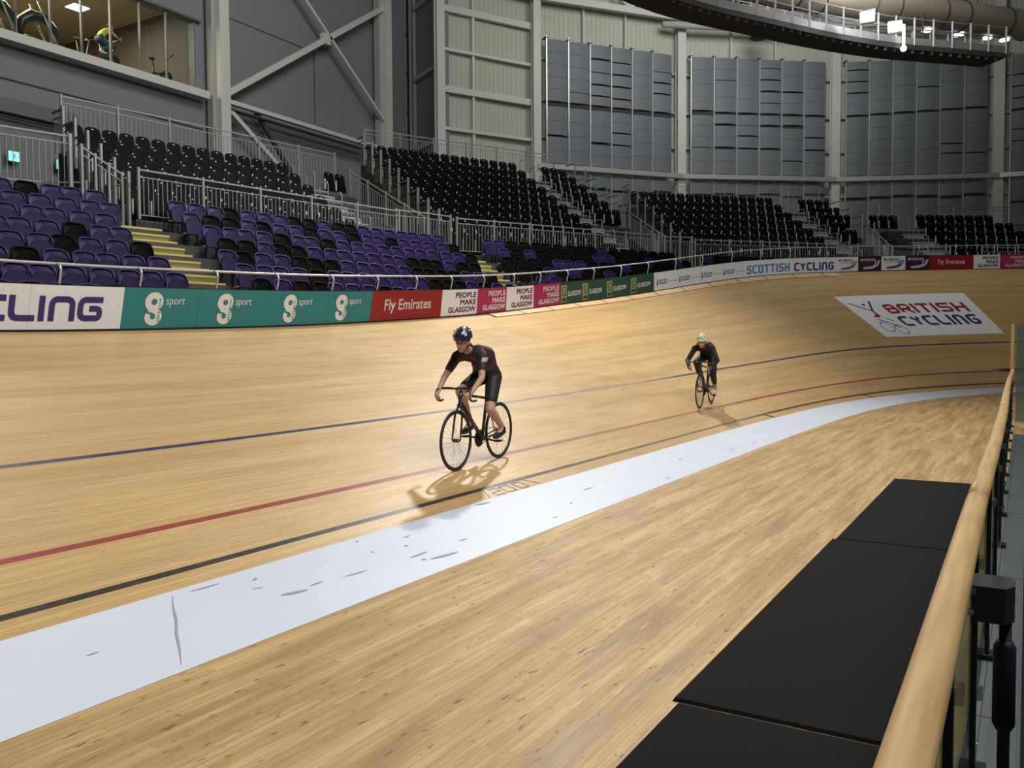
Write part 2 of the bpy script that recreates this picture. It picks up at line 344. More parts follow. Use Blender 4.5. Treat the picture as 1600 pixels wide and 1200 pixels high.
def text2d(s, bold=0):
    key = (s, bold)
    if key in _tc: return _tc[key]
    cu = bpy.data.curves.new('t', 'FONT'); cu.body = s; cu.size = 1; cu.offset = bold; cu.fill_mode = 'FRONT'; cu.resolution_u = 3
    o = bpy.data.objects.new('t', cu); C.objects.link(o); dg = bpy.context.evaluated_depsgraph_get(); dg.update()
    me = bpy.data.meshes.new_from_object(o.evaluated_get(dg)); vs = [(v.co.x, v.co.y) for v in me.vertices]; fs = [tuple(p.vertices) for p in me.polygons]
    bpy.data.objects.remove(o); bpy.data.curves.remove(cu); bpy.data.meshes.remove(me)
    xs = [v[0] for v in vs]; ys = [v[1] for v in vs]; x0, x1, y0, y1 = min(xs), max(xs), min(ys), max(ys)
    _tc[key] = ([((x-x0)/(x1-x0), (y-y0)/(y1-y0)) for x, y in vs], fs); return _tc[key]
def text(mb, s, x0, x1, y0, y1, m, fn, bold=0):
    vs, fs = text2d(s)
    for dx, dy in (((-bold, -bold), (bold, bold), (bold, -bold), (-bold, bold)) if bold else ((0, 0),)):
        i = len(mb.v); mb.v += [tuple(fn(x0+(x1-x0)*a+dx, y0+(y1-y0)*b+dy)) for a, b in vs]
        for f in fs: mb.f.append(tuple(i+k for k in f)); mb.m.append(mb.mi(m)); mb.uv.append(None)
def disc(mb, cx, cy, r, m, fn, r2=None, a0=0, a1=2*PI, inner=0, n=20):
    r2 = r2 or r
    A = [a0+(a1-a0)*i/n for i in range(n+1)]; q = inner
    mb.grid([[fn(cx+math.cos(a)*r*q, cy+math.sin(a)*r2*q) for a in A], [fn(cx+math.cos(a)*r, cy+math.sin(a)*r2) for a in A]], m)

# "200" metre mark between the black line and the blue band
def marking(name, label, fn_build):
    mb = MB(); fn_build(mb); o = mb.build(name); tag(o, label, 'floor marking'); return o
def m200(mb):
    fn = lambda x, y: surf(x, y, .003)
    ln = lambda pts: (lambda pr: mb.grid([[fn(*a) for a, b in pr], [fn(*b) for a, b in pr]], 'lblack'))(stroke_poly(pts, .012, 0))
    ln([(7.42, .19), (7.30, .02)]); ln([(8.22, .19), (8.34, .02)])
    ln([(7.46, .17), (7.62, .17), (7.62, .10), (7.46, .10), (7.46, .03), (7.62, .03)])
    for x in (7.68, 7.94): ln([(x, .17), (x+.16, .17), (x+.16, .03), (x, .03), (x, .17)])
marking('painted_distance_mark', 'small black outlined 200 painted between black line and pale blue band', m200)
for s, lab in ((18.1, 'short dark tick painted across bare boards, nearest of the curve ticks'), (25.9, 'short dark tick painted by the blue band, middle of the curve ticks'), (34.6, 'short dark tick painted by the blue band near the wooden handrail')):
    def tk(mb, s=s): mb.face([surf(s, .02, .003), surf(s+.12, .02, .003), surf(s-.05, .2, .003), surf(s-.17, .2, .003)][::-1], 'lblack')
    marking('painted_tick', lab, tk)
# British Cycling banner painted on the banking
mb = MB(); ns = 20; S0, S1, T0, T1 = 31.55, 36.72, 3.0, 5.62
mb.grid([[surf(S0+(S1-S0)*i/ns, t, .006) for i in range(ns+1)] for t in np.linspace(T0, T1, 5)], 'banner')
fn = lambda x, y: surf(S0+(S1-S0)*x, T0+(T1-T0)*y, .011)
fm = lambda x, y: surf(S0+x, T0+y, .011)
techno(mb, 'BRITISH', 1.50, 4.78, 1.40, 2.0, 'inkred', fm, th=.21, gap=.14)
techno(mb, 'CYCLING', 1.53, 4.76, .60, 1.22, 'navy', fm, th=.21, gap=.14)
for cx, cy in ((.115, .17), (.215, .10)): disc(mb, cx+.01, cy+.06, .047, 'navy', fn, .115, inner=.88, n=28)
for path, wd, m_ in ([[(.05, .82), (.12, .68), (.17, .62), (.17, .50)], .018, 'inkred'], [[(.17, .62), (.235, .86)], .016, 'navy'], [[(.17, .52), (.14, .46)], .045, 'inkred'], [[(.125, .42), (.2, .30), (.235, .2)], .013, 'navy'], [[(.2, .42), (.245, .36)], .012, 'navy']):
    pr = stroke_poly([(a, b) for a, b in path], wd, .03); mb.grid([[fn(*a) for a, b in pr], [fn(*b) for a, b in pr]], m_)
disc(mb, .155, .77, .013, 'navy', fn, .03)
tag(mb.build('track_banner', smooth=False), 'large white parallelogram banner on the far banking with red and navy lettering', 'banner')

# raised timber strip along the top edge of the banking
mb = MB(); ss = list(np.arange(17.6, 33.01, .4))
mb.grid([[surf(s, W-.02, .018) for s in ss], [surf(s, W-.28, .018) for s in ss]], 'edge2', flip=True)
mb.grid([[surf(s, W-.28, .018) for s in ss], [surf(s, W-.285, .0) for s in ss]], 'lred2', flip=True)  # front face coloured dark to stand in for its shadow
for s in np.arange(17.6, 33.1, 1.22): mb.grid([[surf(s, W-.02, .021), surf(s, W-.29, .021)], [surf(s+.05, W-.02, .021), surf(s+.05, W-.29, .021)]], 'lred2')
structure(mb.build('trim_3'))
# ---- advertising boards
def bsurf(s, d, h):
    """upright boards standing on the top edge: d towards the track, h up"""
    q = surf(s, W); _, _, th, b = tr(s); k = (.655-.05*min(1, max(0, (s-10)/20)))/BL; d = d+h*math.sin(b)*min(1, max(0, (20-s)/10))
    return V(q.x+math.cos(th)*d, q.y-math.sin(th)*d, q.z+h*k)
def bfn(d): return lambda x, y: bsurf(x, d, y)
def panel(s0, s1, m, name, label, deco=None, group=None):
    mb = MB(); n = max(1, round((s1-s0)/.25)); ss = [s0+.0015+(s1-s0-.003)*i/n for i in range(n+1)]
    mb.grid([[bsurf(s, 0, .035) for s in ss], [bsurf(s, 0, BL-.012) for s in ss]], m)
    # back and edges
    mb.grid([[bsurf(s, -.03, .0) for s in ss], [bsurf(s, -.03, BL) for s in ss]], 'bbase', flip=True)
    mb.grid([[bsurf(s, 0, BL-.012) for s in ss], [bsurf(s, .004, BL) for s in ss], [bsurf(s, -.03, BL) for s in ss]], 'bbase')
    mb.grid([[bsurf(s, 0, .0) for s in ss], [bsurf(s, 0, .035) for s in ss]], 'bbase')
    for s, fl in ((ss[0], True), (ss[-1], False)): mb.grid([[bsurf(s, 0, .0), bsurf(s, -.03, .0)], [bsurf(s, 0, BL), bsurf(s, -.03, BL)]], 'bbase', flip=fl)
    o = mb.build(name); tag(o, label, 'advertising board', group)
    if deco:
        mb = MB(); deco(mb, bfn(.006)); d = mb.build('printed_lettering', o)
    return o
panel(0, 3.6, 'white', 'advertising_board', 'blank white trackside board at the far left edge beyond the lettering')
panel(3.6, 6.62, 'white', 'advertising_board', 'white trackside board at the left photo edge, end of a C beside an L', lambda mb, f: techno(mb, 'CYCL', 5.16, 6.70, .15, .50, 'navy', f, th=.24, gap=.1))
panel(6.62, 8.0, 'white', 'advertising_board', 'white trackside board with navy letters ING at the left of the teal boards',
      lambda mb, f: (techno(mb, 'I', 6.745, 6.845, .15, .50, 'navy', f, th=.24, gap=.1), techno(mb, 'NG', 6.885, 7.68, .15, .50, 'navy', f, th=.24, gap=.1)))
def gs(x0):
    def d(mb, f):
        cx = x0+.19
        disc(mb, cx, .44, .16, 'inkwhite', f, .15, inner=.32); disc(mb, cx+.01, .21, .15, 'inkwhite', f, .135)
        g = bfn(.009)
        disc(mb, cx+.0, .215, .045, 'teal', g, .045); pr = stroke_poly([(cx-.15, .30), (cx-.08, .27), (cx, .25)], .035, .05); mb.grid([[g(*a) for a, b in pr], [g(*b) for a, b in pr]], 'teal')
        pr = stroke_poly([(cx+.04, .30), (cx+.13, .30)], .02); mb.grid([[g(*a) for a, b in pr], [g(*b) for a, b in pr]], 'inkwhite')
        vs_fn = lambda x, y: g(cx+.10-y, .12+x)
        text(mb, 'glasgow', .0, .38, -.035, .035, 'teal', vs_fn)
        text(mb, 'sport', cx+.21, cx+.55, .36, .50, 'inkwhite', f)
    return d
panel(8.0, 9.34, 'teal', 'advertising_board', 'teal trackside board with white rounded g and sport, leftmost of four', gs(8.33))
panel(9.34, 11.12, 'teal', 'advertising_board', 'teal trackside board with white rounded g and sport, second from left', gs(9.68))
panel(11.12, 12.3, 'teal', 'advertising_board', 'teal trackside board with white rounded g and sport, third from left', gs(11.14))
panel(12.3, 13.54, 'teal', 'advertising_board', 'teal trackside board with white rounded g and sport beside the large red board', gs(12.48))
panel(13.54, 15.86, 'red', 'advertising_board', 'large red trackside board with white airline lettering above the near rider', lambda mb, f: text(mb, 'Fly Emirates', 13.95, 15.47, .17, .47, 'inkwhite', f, .004))
def pmg(s0, s1, ink):
    def d(mb, f):
        r = s1-.06; a = s1-s0
        for i, (t, wd) in enumerate((('PEOPLE', .58), ('MAKE', .44), ('GLASGOW', .76))): text(mb, t, r-a*wd, r, .455-.175*i, .58-.175*i, ink, f, .005)
    return d
panel(15.86, 17.2, 'white', 'advertising_board', 'white square board with plum PEOPLE MAKE GLASGOW beside the large red board', pmg(15.86, 17.2, 'pinkink'))
panel(17.2, 18.38, 'magenta', 'advertising_board', 'magenta square board with white lettering, left of two on the near curve', pmg(17.2, 18.38, 'inkwhite'))
panel(18.38, 19.54, 'white', 'advertising_board', 'white square board between the two magenta boards on the near curve', pmg(18.38, 19.54, 'pinkink'))
panel(19.54, 20.70, 'magenta', 'advertising_board', 'magenta square board with white lettering beside the long green boards', pmg(19.54, 20.70, 'inkwhite'))
def grn(x):
    def d(mb, f):
        g = bfn(.009); mb.face([f(x, .07), f(x+.26, .07), f(x+.26, .57), f(x, .57)], 'gold')
        disc(mb, x+.14, .42, .095, 'green', g, .10); disc(mb, x+.14, .42, .06, 'gold', bfn(.011), .075)
        mb.face([g(x+.03, .10), g(x+.25, .10), g(x+.25, .20), g(x+.03, .20)], 'green')
        pr = stroke_poly([(x+.03, .30), (x+.14, .25), (x+.25, .30)], .03, .05); mb.grid([[g(*a) for a, b in pr], [g(*b) for a, b in pr]], 'green')
        text(mb, 'GLASGOW', x+.31, x+.90, .24, .38, 'inkwhite', f, .005)
    return d
for i, (a, b, x, l) in enumerate(((20.70, 21.62, 20.74, 'leftmost of four'), (21.62, 22.74, 21.70, 'second from left'), (22.74, 23.85, 22.82, 'third from left'), (23.85, 25.0, 23.93, 'rightmost, beside the white boards'))):
    panel(a, b, 'green', 'advertising_board', 'dark green board with gold crest and GLASGOW, '+l, grn(x))
def sml(x):
    def d(mb, f):
        disc(mb, x+.05, .27, .035, 'inkgrey', f, .09); disc(mb, x+.05, .39, .02, 'inkgrey', f, .03)
        text(mb, 'SCOTTISH', x+.12, x+.50, .33, .39, 'inkgrey', f, .003); text(mb, 'CYCLING', x+.12, x+.47, .23, .30, 'inkgrey', f, .003)
        text(mb, 'sportscotland', x+.54, x+.96, .26, .32, 'inkgrey', f)
    return d
for i, (a, b, x, l) in enumerate(((25.0, 26.1, 25.1, 'beside the green boards'), (26.1, 27.1, 26.12, 'second from left of four'), (27.1, 28.05, 27.12, 'third from left of four'), (28.05, 29.0, 28.1, 'just left of the blue lettering'))):
    panel(a, b, 'offwhite', 'advertising_board', 'pale board with small thistle mark and grey print, '+l, sml(x))
panel(29.0, 31.12, 'white', 'advertising_board', 'white board on the far curve with SCOTTISH in blue square letters', lambda mb, f: techno(mb, 'SCOTTISH', 29.12, 30.98, .13, .47, 'skyblue', f, th=.2, gap=.12))
panel(31.12, 32.9, 'white', 'advertising_board', 'white board on the far curve with CYCLING in navy square letters', lambda mb, f: techno(mb, 'CYCLING', 31.16, 32.8, .12, .46, 'navy', f, th=.2, gap=.12))
def hoy(s0, s1, ink, m2):
    def d(mb, f):
        a = s1-s0
        text(mb, 'SIR CHRIS HOY', s0+.10*a, s0+.74*a, .46, .55, ink, f, .004); text(mb, 'VELODROME', s0+.18*a, s0+.72*a, .36, .42, m2, f)
        for k in range(4):
            q = [(s0+a*(.22), .12+.015*k), (s0+a*(.6), .13+.03*k), (s0+a*(.86-.05*k), .26), (s0+a*(.93-.06*k), .48)]
            pr = stroke_poly(q, .028, .12); mb.grid([[f(*u) for u, v in pr], [f(*v) for u, v in pr]], ink if k != 2 else m2)
    return d
panel(32.9, 33.76, 'white', 'advertising_board', 'white board with small grey swoosh at the end of the white lettered boards', hoy(32.9, 33.76, 'inkgrey', 'inkgrey'))
panel(33.76, 34.64, 'purple', 'advertising_board', 'dark purple board with white swoosh, left of the pair', hoy(33.76, 34.64, 'inkwhite', 'inkgrey'))
panel(34.64, 35.52, 'white', 'advertising_board', 'small white board with dark swoosh between the two dark purple boards', hoy(34.64, 35.52, 'purple', 'inkgrey'))
panel(35.52, 36.38, 'purple', 'advertising_board', 'dark purple board with white swoosh beside the far red board', hoy(35.52, 36.38, 'inkwhite', 'inkgrey'))
panel(36.38, 37.84, 'red', 'advertising_board', 'red airline board at the far right of the bend', lambda mb, f: text(mb, 'Fly Emirates', 36.66, 37.55, .2, .46, 'inkwhite', f, .004))
panel(37.84, 38.68, 'white', 'advertising_board', 'white square board with plum lettering at the far right of the bend', pmg(37.84, 38.68, 'pinkink'))
panel(38.68, 39.6, 'magenta', 'advertising_board', 'magenta square board at the right edge of the photo', pmg(38.68, 39.6, 'inkwhite'))
panel(39.6, 44.0, 'offwhite', 'advertising_board', 'plain board of the bend just beyond the right edge')

# ---- tubular rail above the boards
root = empty('track_rail', 'white tubular steel rail on curved brackets above the advertising boards', 'railing', surf(0, W))
def rp(s, out=.09, up=None):
    q = bsurf(s, -.015, BL); x, y, th, b = tr(s); r = .29+.10*min(1, max(0, (b-.25)/.4))
    return V(q.x-math.cos(th)*out, q.y+math.sin(th)*out, q.z+(r if up is None else up*r))
mb = MB(); mb.tube([rp(s) for s in np.arange(-1, 42, .4)], .021, 'steelw', 8); mb.build('top_rail', root, smooth=True)
for s in [-.5, .75, 2.0, 3.25, 4.5, 5.75, 7.02, 8.27, 9.67, 11.0, 12.4, 13.7, 14.95, 16.2, 17.45, 18.7, 19.85, 21.05, 22.25, 23.5, 24.75, 26.0, 27.2, 28.5, 29.75, 31, 32.25, 33.5, 34.75, 36, 37.25, 38.5, 39.75, 41]:
    mb = MB(); mb.tube([rp(s, .022, -.02), rp(s, .02, .1), rp(s, -.01, .45), rp(s, -.03, .72), rp(s, .0, .92), rp(s, .05, 1.0), rp(s, .09, 1.0)], .016, 'steelw', 7); mb.build('rail_bracket', root, smooth=True)
rebase(root, surf(0, W))

# ------------------------------------------------------------------ stands: line of the fence between lower and upper tier
FP = [(-19.1, -1), (-18.55, 5), (-17.55, 12.2), (-16.35, 20.6), (-15.6, 23.1), (-12.5, 29.3), (-11.1, 32.6), (-6.2, 38.1), (-1.6, 42.0), (4.5, 45.5)]
def densify(P, step=.1, win=21):
    P = np.array(P, float); L = np.concatenate([[0], np.cumsum(np.hypot(*np.diff(P, axis=0).T))]); u = np.arange(0, L[-1], step)
    X = np.interp(u, L, P[:, 0]); Y = np.interp(u, L, P[:, 1]); k = win//2
    f = lambda a: np.convolve(np.pad(a, (k, k), 'reflect', reflect_type='odd'), np.ones(win)/win, 'valid')
    X, Y = f(X), f(Y); return np.stack([X, Y], 1)
FL = densify(FP); FT = np.gradient(FL, axis=0); FT /= np.hypot(FT[:, 0], FT[:, 1])[:, None]; FN = np.stack([-FT[:, 1], FT[:, 0]], 1)   # FN outward
def rowpath(off):
    """polyline parallel to the fence, off metres outward (negative: towards the track)"""
    return FL+FN*off
def resample(P, step, start=0):
    L = np.concatenate([[0], np.cumsum(np.hypot(*np.diff(P, axis=0).T))]); u = np.arange(start, L[-1], step)
    return np.stack([np.interp(u, L, P[:, 0]), np.interp(u, L, P[:, 1])], 1)
TOPX = np.array([list(bsurf(s, -.06, 0)[:2]) for s in np.arange(-6, 50, .25)])
TOPT = np.gradient(TOPX, axis=0); TOPT /= np.hypot(TOPT[:, 0], TOPT[:, 1])[:, None]
BTOP = np.array([project(bsurf(s, 0, BL)) for s in np.arange(1.5, 44, .25)])
def outside_board(x, y):
    d = np.hypot(TOPX[:, 0]-x, TOPX[:, 1]-y); i = int(d.argmin()); n = (-TOPT[i, 1], TOPT[i, 0])
    return (x-TOPX[i, 0])*n[0]+(y-TOPX[i, 1])*n[1]
NR, RD, RR, Z0 = 9, .62, .335, 4.16     # rows, depth, rise, floor level of the top row
# terrace (stepped concrete) under the lower tier
mb = MB(); P0 = FL[::5]; N0 = FN[::5]
prof = [(0.02, Z0)]
for k in range(NR): prof += [(-RD*(k+1), Z0-RR*k), (-RD*(k+1), Z0-RR*(k+1))]
prof += [(-RD*(NR+1), Z0-RR*NR)]
rows = []
for o, z in prof:
    r = []
    for p, n in zip(P0, N0):
        q = p+n*o; r.append((q[0], q[1], z))
    rows.append(r)
# cut away what would lie inside the boards by pushing it down
for r in rows:
    for i, q in enumerate(r):
        if outside_board(q[0], q[1]) < .25: r[i] = (q[0], q[1], min(q[2], .6))
mb.grid(rows, 'conc', flip=False); structure(mb.build('lower_terrace'))

# ---- lower tier seat (moulded plastic, tipped up pan)
def shell(mb, w_, h_, z0, y0, lean, curve, m, th=.02, nx=8, nz=7, top=.35, rnd_=.45):
    fr = []; bk = []
    for j in range(nz+1):
        v = j/nz; z = z0+h_*v; half = w_/2*(1-max(0, (v-(1-top))/top)**3*rnd_)*(.88+.12*min(1, v*3))
        a = []; b = []
        for i in range(nx+1):
            u = -1+2*i/nx; x = half*u; zz = z-(abs(u)**3)*h_*.10*max(0, (v-.5)*2); y = y0+lean*v-curve*u*u
            a.append((x, y, zz)); b.append((x*1.0, y+th, zz))
        fr.append(a); bk.append(b)
    mb.grid(fr, m); mb.grid(bk, m, flip=True)
    mb.grid([fr[-1], bk[-1]], m); mb.grid([[r[0] for r in fr], [r[0] for r in bk]], m); mb.grid([[r[-1] for r in fr], [r[-1] for r in bk]], m, flip=True); mb.grid([fr[0], bk[0]], m, flip=True)
def lower_seat_parts(mat_, mat2):
    a = MB(); shell(a, .455, .43, .36, .0, .10, .045, mat_, rnd_=.25)
    # raised rolled rim round the top of the back
    rim = [(-.222, -.01, .55), (-.219, .01, .66), (-.195, .035, .745), (-.13, .065, .782), (.0, .085, .79), (.13, .065, .782), (.195, .035, .745), (.219, .01, .66), (.222, -.01, .55)]
    a.tube(rim, .020, mat_, 6)
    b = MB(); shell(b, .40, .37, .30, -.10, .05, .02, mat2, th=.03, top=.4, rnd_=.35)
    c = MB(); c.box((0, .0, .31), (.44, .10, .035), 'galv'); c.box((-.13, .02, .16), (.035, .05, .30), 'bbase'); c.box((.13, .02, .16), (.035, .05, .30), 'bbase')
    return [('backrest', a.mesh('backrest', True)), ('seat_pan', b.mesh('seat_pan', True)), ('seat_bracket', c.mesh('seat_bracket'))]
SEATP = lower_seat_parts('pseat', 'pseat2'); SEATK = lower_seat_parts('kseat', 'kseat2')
# ---- upper tier seat (flat black folding seat with number chip)
def upper_seat_parts():
    a = MB(); shell(a, .425, .41, .42, .0, .06, .02, 'kseat', th=.025, nx=6, nz=7, top=.3, rnd_=.2)
    b = MB(); shell(b, .40, .38, .16, -.10, .07, .0, 'kseat2', th=.035, nx=6, nz=4, top=.3)
    c = MB(); c.box((0, -.004+.05, .765), (.055, .012, .022), 'chip', None)
    d = MB(); d.box((-.232, -.05, .38), (.026, .05, .36), 'chip'); d.box((.0, .05, .20), (.46, .05, .04), 'galvd')  # pale bracket: lamp glints between the seats put into its colour
    return [('backrest', a.mesh('backrest', True)), ('seat_pan', b.mesh('seat_pan', True)), ('number_plate', c.mesh('number_plate')), ('seat_bracket', d.mesh('seat_bracket'))]
SEATU = upper_seat_parts()
def put_seat(name, parts, x, y, z, rz, label, group, sc=1):
    r = empty(name, label, 'seat', (x, y, z), rz, group); r.scale = (sc, sc, sc)
    for n, me in parts:
        o = bpy.data.objects.new(n, me); C.objects.link(o); o.parent = r
    return r
def far_seats(parts, spots, label, group, name):
    """remaining distant seats as one mesh"""
    mb = MB()
    for n, me in parts:
        vs = np.array([v.co[:] for v in me.vertices]); fs = [(tuple(p.vertices), me.materials[p.material_index]) for p in me.polygons]
        for x, y, z, rz, sc in spots:
            c, s = math.cos(rz)*sc, math.sin(rz)*sc; i = len(mb.v)
            q = np.stack([x+vs[:, 0]*c-vs[:, 1]*s, y+vs[:, 0]*s+vs[:, 1]*c, z+vs[:, 2]*sc], 1); mb.v += [tuple(p) for p in q]
            for f, m_ in fs: mb.f.append(tuple(i+k for k in f)); mb.m.append(mb.mi(m_)); mb.uv.append(None)
    o = mb.build(name); tag(o, label, 'seats', group, 'stuff'); return o

# aisles of yellow steps: (point on the fence, left edge u, width)
def fidx(x, y): return int(np.hypot(FL[:, 0]-x, FL[:, 1]-y).argmin())
AISLES = [fidx(-17.5, 12.35), fidx(-15.7, 22.9), fidx(-11.4, 32.1)]
def near_aisle(i, off):
    for a in AISLES:
        # parallel strip perpendicular to the rows at fence index a
        if abs((i-a)*.1) < .72: return True
    return False
lower = []
for k in range(NR):
    off = -(RD*k+.30); P = rowpath(off); L = np.concatenate([[0], np.cumsum(np.hypot(*np.diff(P, axis=0).T))])
    z = Z0-RR*k; u = .2; n = 0; side = 0
    while u < L[-1]:
        i = int(np.searchsorted(L, u)); 
        if i >= len(P): break
        x, y = P[i]; u += .475
        if outside_board(x, y) < .42: continue
        if near_aisle(i, off): continue
        px, py, pz = project((x, y, z+.8))
        if pz < 2 or px < -70 or px > 1660: continue
        by = np.interp(px, BTOP[:, 0], BTOP[:, 1])
        if py > by+10: continue
        th = math.atan2(FT[i, 0], FT[i, 1]); seg = sum(i > a for a in AISLES)
        lower.append((pz, k, seg, x, y, z, PI/2-th, px))
cnt = {}
lower.sort(key=lambda q: (q[1], q[7])); lower2 = []
for q in lower:
    key = (q[1], q[2]); cnt[key] = cnt.get(key, 0)+1; lower2.append(q+(cnt[key],))
segname = ['before first yellow stairs', 'between first two yellow stairs', 'after second yellow stairs', 'after third aisle']
rs = random.Random(11); far = []
lower2 = [q+(rs.random() < (.85 if q[7] < 330 else .66 if q[7] < 700 else .40 if q[7] < 960 else .2),) for q in lower2]
lower2.sort(key=lambda q: q[0])
for j, (pz, k, seg, x, y, z, rz, px, n, pur) in enumerate(lower2):
    if j >= 300: far.append((x, y, z, rz, 1, pur)); continue
    col = 'purple' if pur else 'black'
    put_seat('stadium_seat', SEATP if pur else SEATK, x, y, z, rz, '%s tip-up seat, %s from left, %s lower-tier row from top, %s' % (col, ordn(n), ordn(k+1), segname[seg]), 'lower tier '+col+' seats')
if far:
    for pur, c_ in ((True, 'purple'), (False, 'black')):
        sp = [f[:5] for f in far if f[5] == pur]
        if sp: far_seats(SEATP if pur else SEATK, sp, 'distant %s lower tier seats along the top of the bend' % c_, 'lower tier '+c_+' seats', 'distant_seats')
print('LOWER', len(lower2), 'far', len(far))

# yellow aisle steps
for a, lab in zip(AISLES, ('yellow stepped aisle of the lower tier, nearest the left edge', 'yellow stepped aisle of the lower tier below the middle stand', 'short stepped aisle of the lower tier below the far stand')):
    root = None; p = FL[a]; t = FT[a]; n = FN[a]; T = V(t[0], t[1], 0); Nn = V(n[0], n[1], 0)
    root = empty('aisle_stairs', lab, 'stairs', (p[0], p[1], 1.0))
    mb = MB(); m2 = MB()
    for j in range(2*NR-2):
        o = -(RD/2*j+RD*.75); z = Z0-RR/2*j; c = V(p[0], p[1], z)+Nn*o
        if outside_board(c.x, c.y) < .2: break
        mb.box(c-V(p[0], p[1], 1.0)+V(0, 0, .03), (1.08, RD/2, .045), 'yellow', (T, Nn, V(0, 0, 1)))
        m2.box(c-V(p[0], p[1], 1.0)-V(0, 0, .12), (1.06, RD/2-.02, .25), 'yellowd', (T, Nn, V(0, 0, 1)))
    mb.build('step_treads', root); m2.build('step_risers', root)

# ---- railing runs
def rail_run(pts, label, h=1.12, gap=.115, closed_ends=True, group=None, name='guard_railing', post=.05, m='galv', bal=True, low=.10):
    """pts: 3D foot of each post; each bay a panel of balusters"""
    root = empty(name, label, 'railing', pts[0], group=group); o = Vector(pts[0])
    P = [Vector(p)-o for p in pts]
    for p in P:
        mb = MB(); mb.box(p+V(0, 0, h/2+.03), (post, post, h+.06), m); mb.build('post', root)
    for a, b in zip(P[:-1], P[1:]):
        mb = MB(); up = V(0, 0, 1); mb.bar(a+up*h, b+up*h, .04, .035, m); 
        if bal:
            mb.bar(a+up*(h-.16), b+up*(h-.16), .022, .022, m); mb.bar(a+up*low, b+up*low, .022, .022, m)
            n = max(1, int((b-a).length/gap))
            for k in range(1, n):
                q = a.lerp(b, k/n); mb.box(q+up*(h-.16+low)/2, (.014, .014, h-.16-low), m)
        else: mb.bar(a+up*h*.55, b+up*h*.55, .03, .03, m)
        mb.build('railing_panel', root)
    return root

# ---- upper stands
ZF = 4.47
class Block:
    def __init__(s, c, d, pitch, rise, sp=.47):
        s.c = V(*c, 0); s.d = V(*d, 0).normalized(); s.n = V(-s.d.y, s.d.x, 0); s.p = pitch; s.r = rise; s.sp = sp; s.rz = math.atan2(s.d.y, s.d.x)
        s.z0 = ZF
    def at(s, u, t, z=0): q = s.c+s.d*u+s.n*t; return V(q.x, q.y, z)
    def zr(s, r): return s.z0+s.r*r
upper = []
def stand(name_label, B, nrows, width, aisle, left_cols, right_cols, aisle_rows, ordname):
    """left_cols: seats before the aisle per row; right_cols(r): number of seats after the aisle"""
    root = empty('tiered_stand', name_label, 'stand', B.at(0, 0, B.z0))
    o = B.at(0, 0, B.z0); mb = MB()
    for r in range(nrows):
        z = B.zr(r); t0 = B.p*r+.15; t1 = B.p*(r+1)+.15
        c = B.at(width(r)/2, (t0+t1)/2, (z+B.z0-.5)/2)-o; mb.box(c, (width(r), t1-t0, z-B.z0+.5), 'riser', (B.d, B.n, V(0, 0, 1)))
        mb.box(B.at(width(r)/2, t0+.02, z-.01)-o, (width(r), .05, .05), 'galvd', (B.d, B.n, V(0, 0, 1)))
    mb.build('stepped_deck', root)
    mb = MB()
    for r in range(aisle_rows[0], aisle_rows[1]):
        for h in (0, 1):
            z = B.zr(r)-B.r/2*h; c = B.at(aisle+.55, B.p*(r+.5-.5*h)+.06, z+.035)-o
            mb.box(c, (1.0, B.p*.5, .05), 'alu', (B.d, B.n, V(0, 0, 1))); mb.box(c-V(0, 0, .10)-B.n*B.p*.2, (1.0, .02, .12), 'alu', (B.d, B.n, V(0, 0, 1)))
    mb.build('aisle_steps', root)
    # hoop handrails beside the aisle
    for r in range(aisle_rows[0], aisle_rows[1]):
        for side in (aisle+.02, ):
            mb = MB(); a = B.at(side, B.p*r+.25, B.zr(r))-o; b = B.at(side, B.p*r+.25+.42, B.zr(r))-o
            mb.tube([a, a+V(0, 0, .82), a+V(0, 0, .92)+B.n*.06, b+V(0, 0, .92)-B.n*.06, b+V(0, 0, .82), b], .018, 'galv', 6); mb.build('hoop_handrail', root)
    for r in range(nrows):
        k = 0
        for i in range(left_cols(r)): k += 1; upper.append((B.at(.32+i*B.sp, B.p*(r+1)-.12, B.zr(r)), B.rz, r, k, ordname, nrows, B.sp/.48))
        for i in range(right_cols(r)): k += 1; upper.append((B.at(aisle+1.1+.24+i*B.sp, B.p*(r+1)-.12, B.zr(r)), B.rz, r, k, ordname, nrows, B.sp/.48))
B1 = Block((-17.45, 12.6), (.14, .99), .64, .41, .455)
B2 = Block((-15.7, 22.8), (.443, .896), .75, .46, .47)
B3 = Block((-11.2, 32.6), (.675, .738), .80, .47, .47)
B4 = Block((-3.3, 41.0), (.80, .60), .80, .47, .50)
stand('black seating stand on steel steps below the gym windows', B1, 6, lambda r: 9.4, 7.2, lambda r: 15, lambda r: 2 if r == 5 else 0, (0, 6), 'left stand')
stand('tall black seating stand in the middle below the cream cladding', B2, 10, lambda r: 9.9 if r > 3 else 8.4, 7.3, lambda r: 15, lambda r: 3 if r > 3 else 0, (0, 10), 'middle stand')
stand('wide black seating stand below the blue-grey wall panels', B3, 8, lambda r: 10.4 if r > 2 else 9.2, 7.9, lambda r: 16, lambda r: 4 if r > 4 else (2 if r > 2 else 0), (0, 8), 'far stand')
stand('small black seating stand at the right end of the bend', B4, 6, lambda r: 9.5, .6, lambda r: 0, lambda r: 16 if r < 4 else (9 if r == 4 else 8), (0, 6), 'right stand')
for i in range(3): upper.append((B4.at(-.45+i*.5, B4.p*6-.12, B4.zr(5)), B4.rz, 5, 30+i, 'right stand', 6, 1))
vis = []
for q in upper:
    px, py, pz = project(q[0]+V(0, 0, .7))
    if -20 < px < 1625: vis.append((pz,)+q)
vis.sort(key=lambda q: q[0])
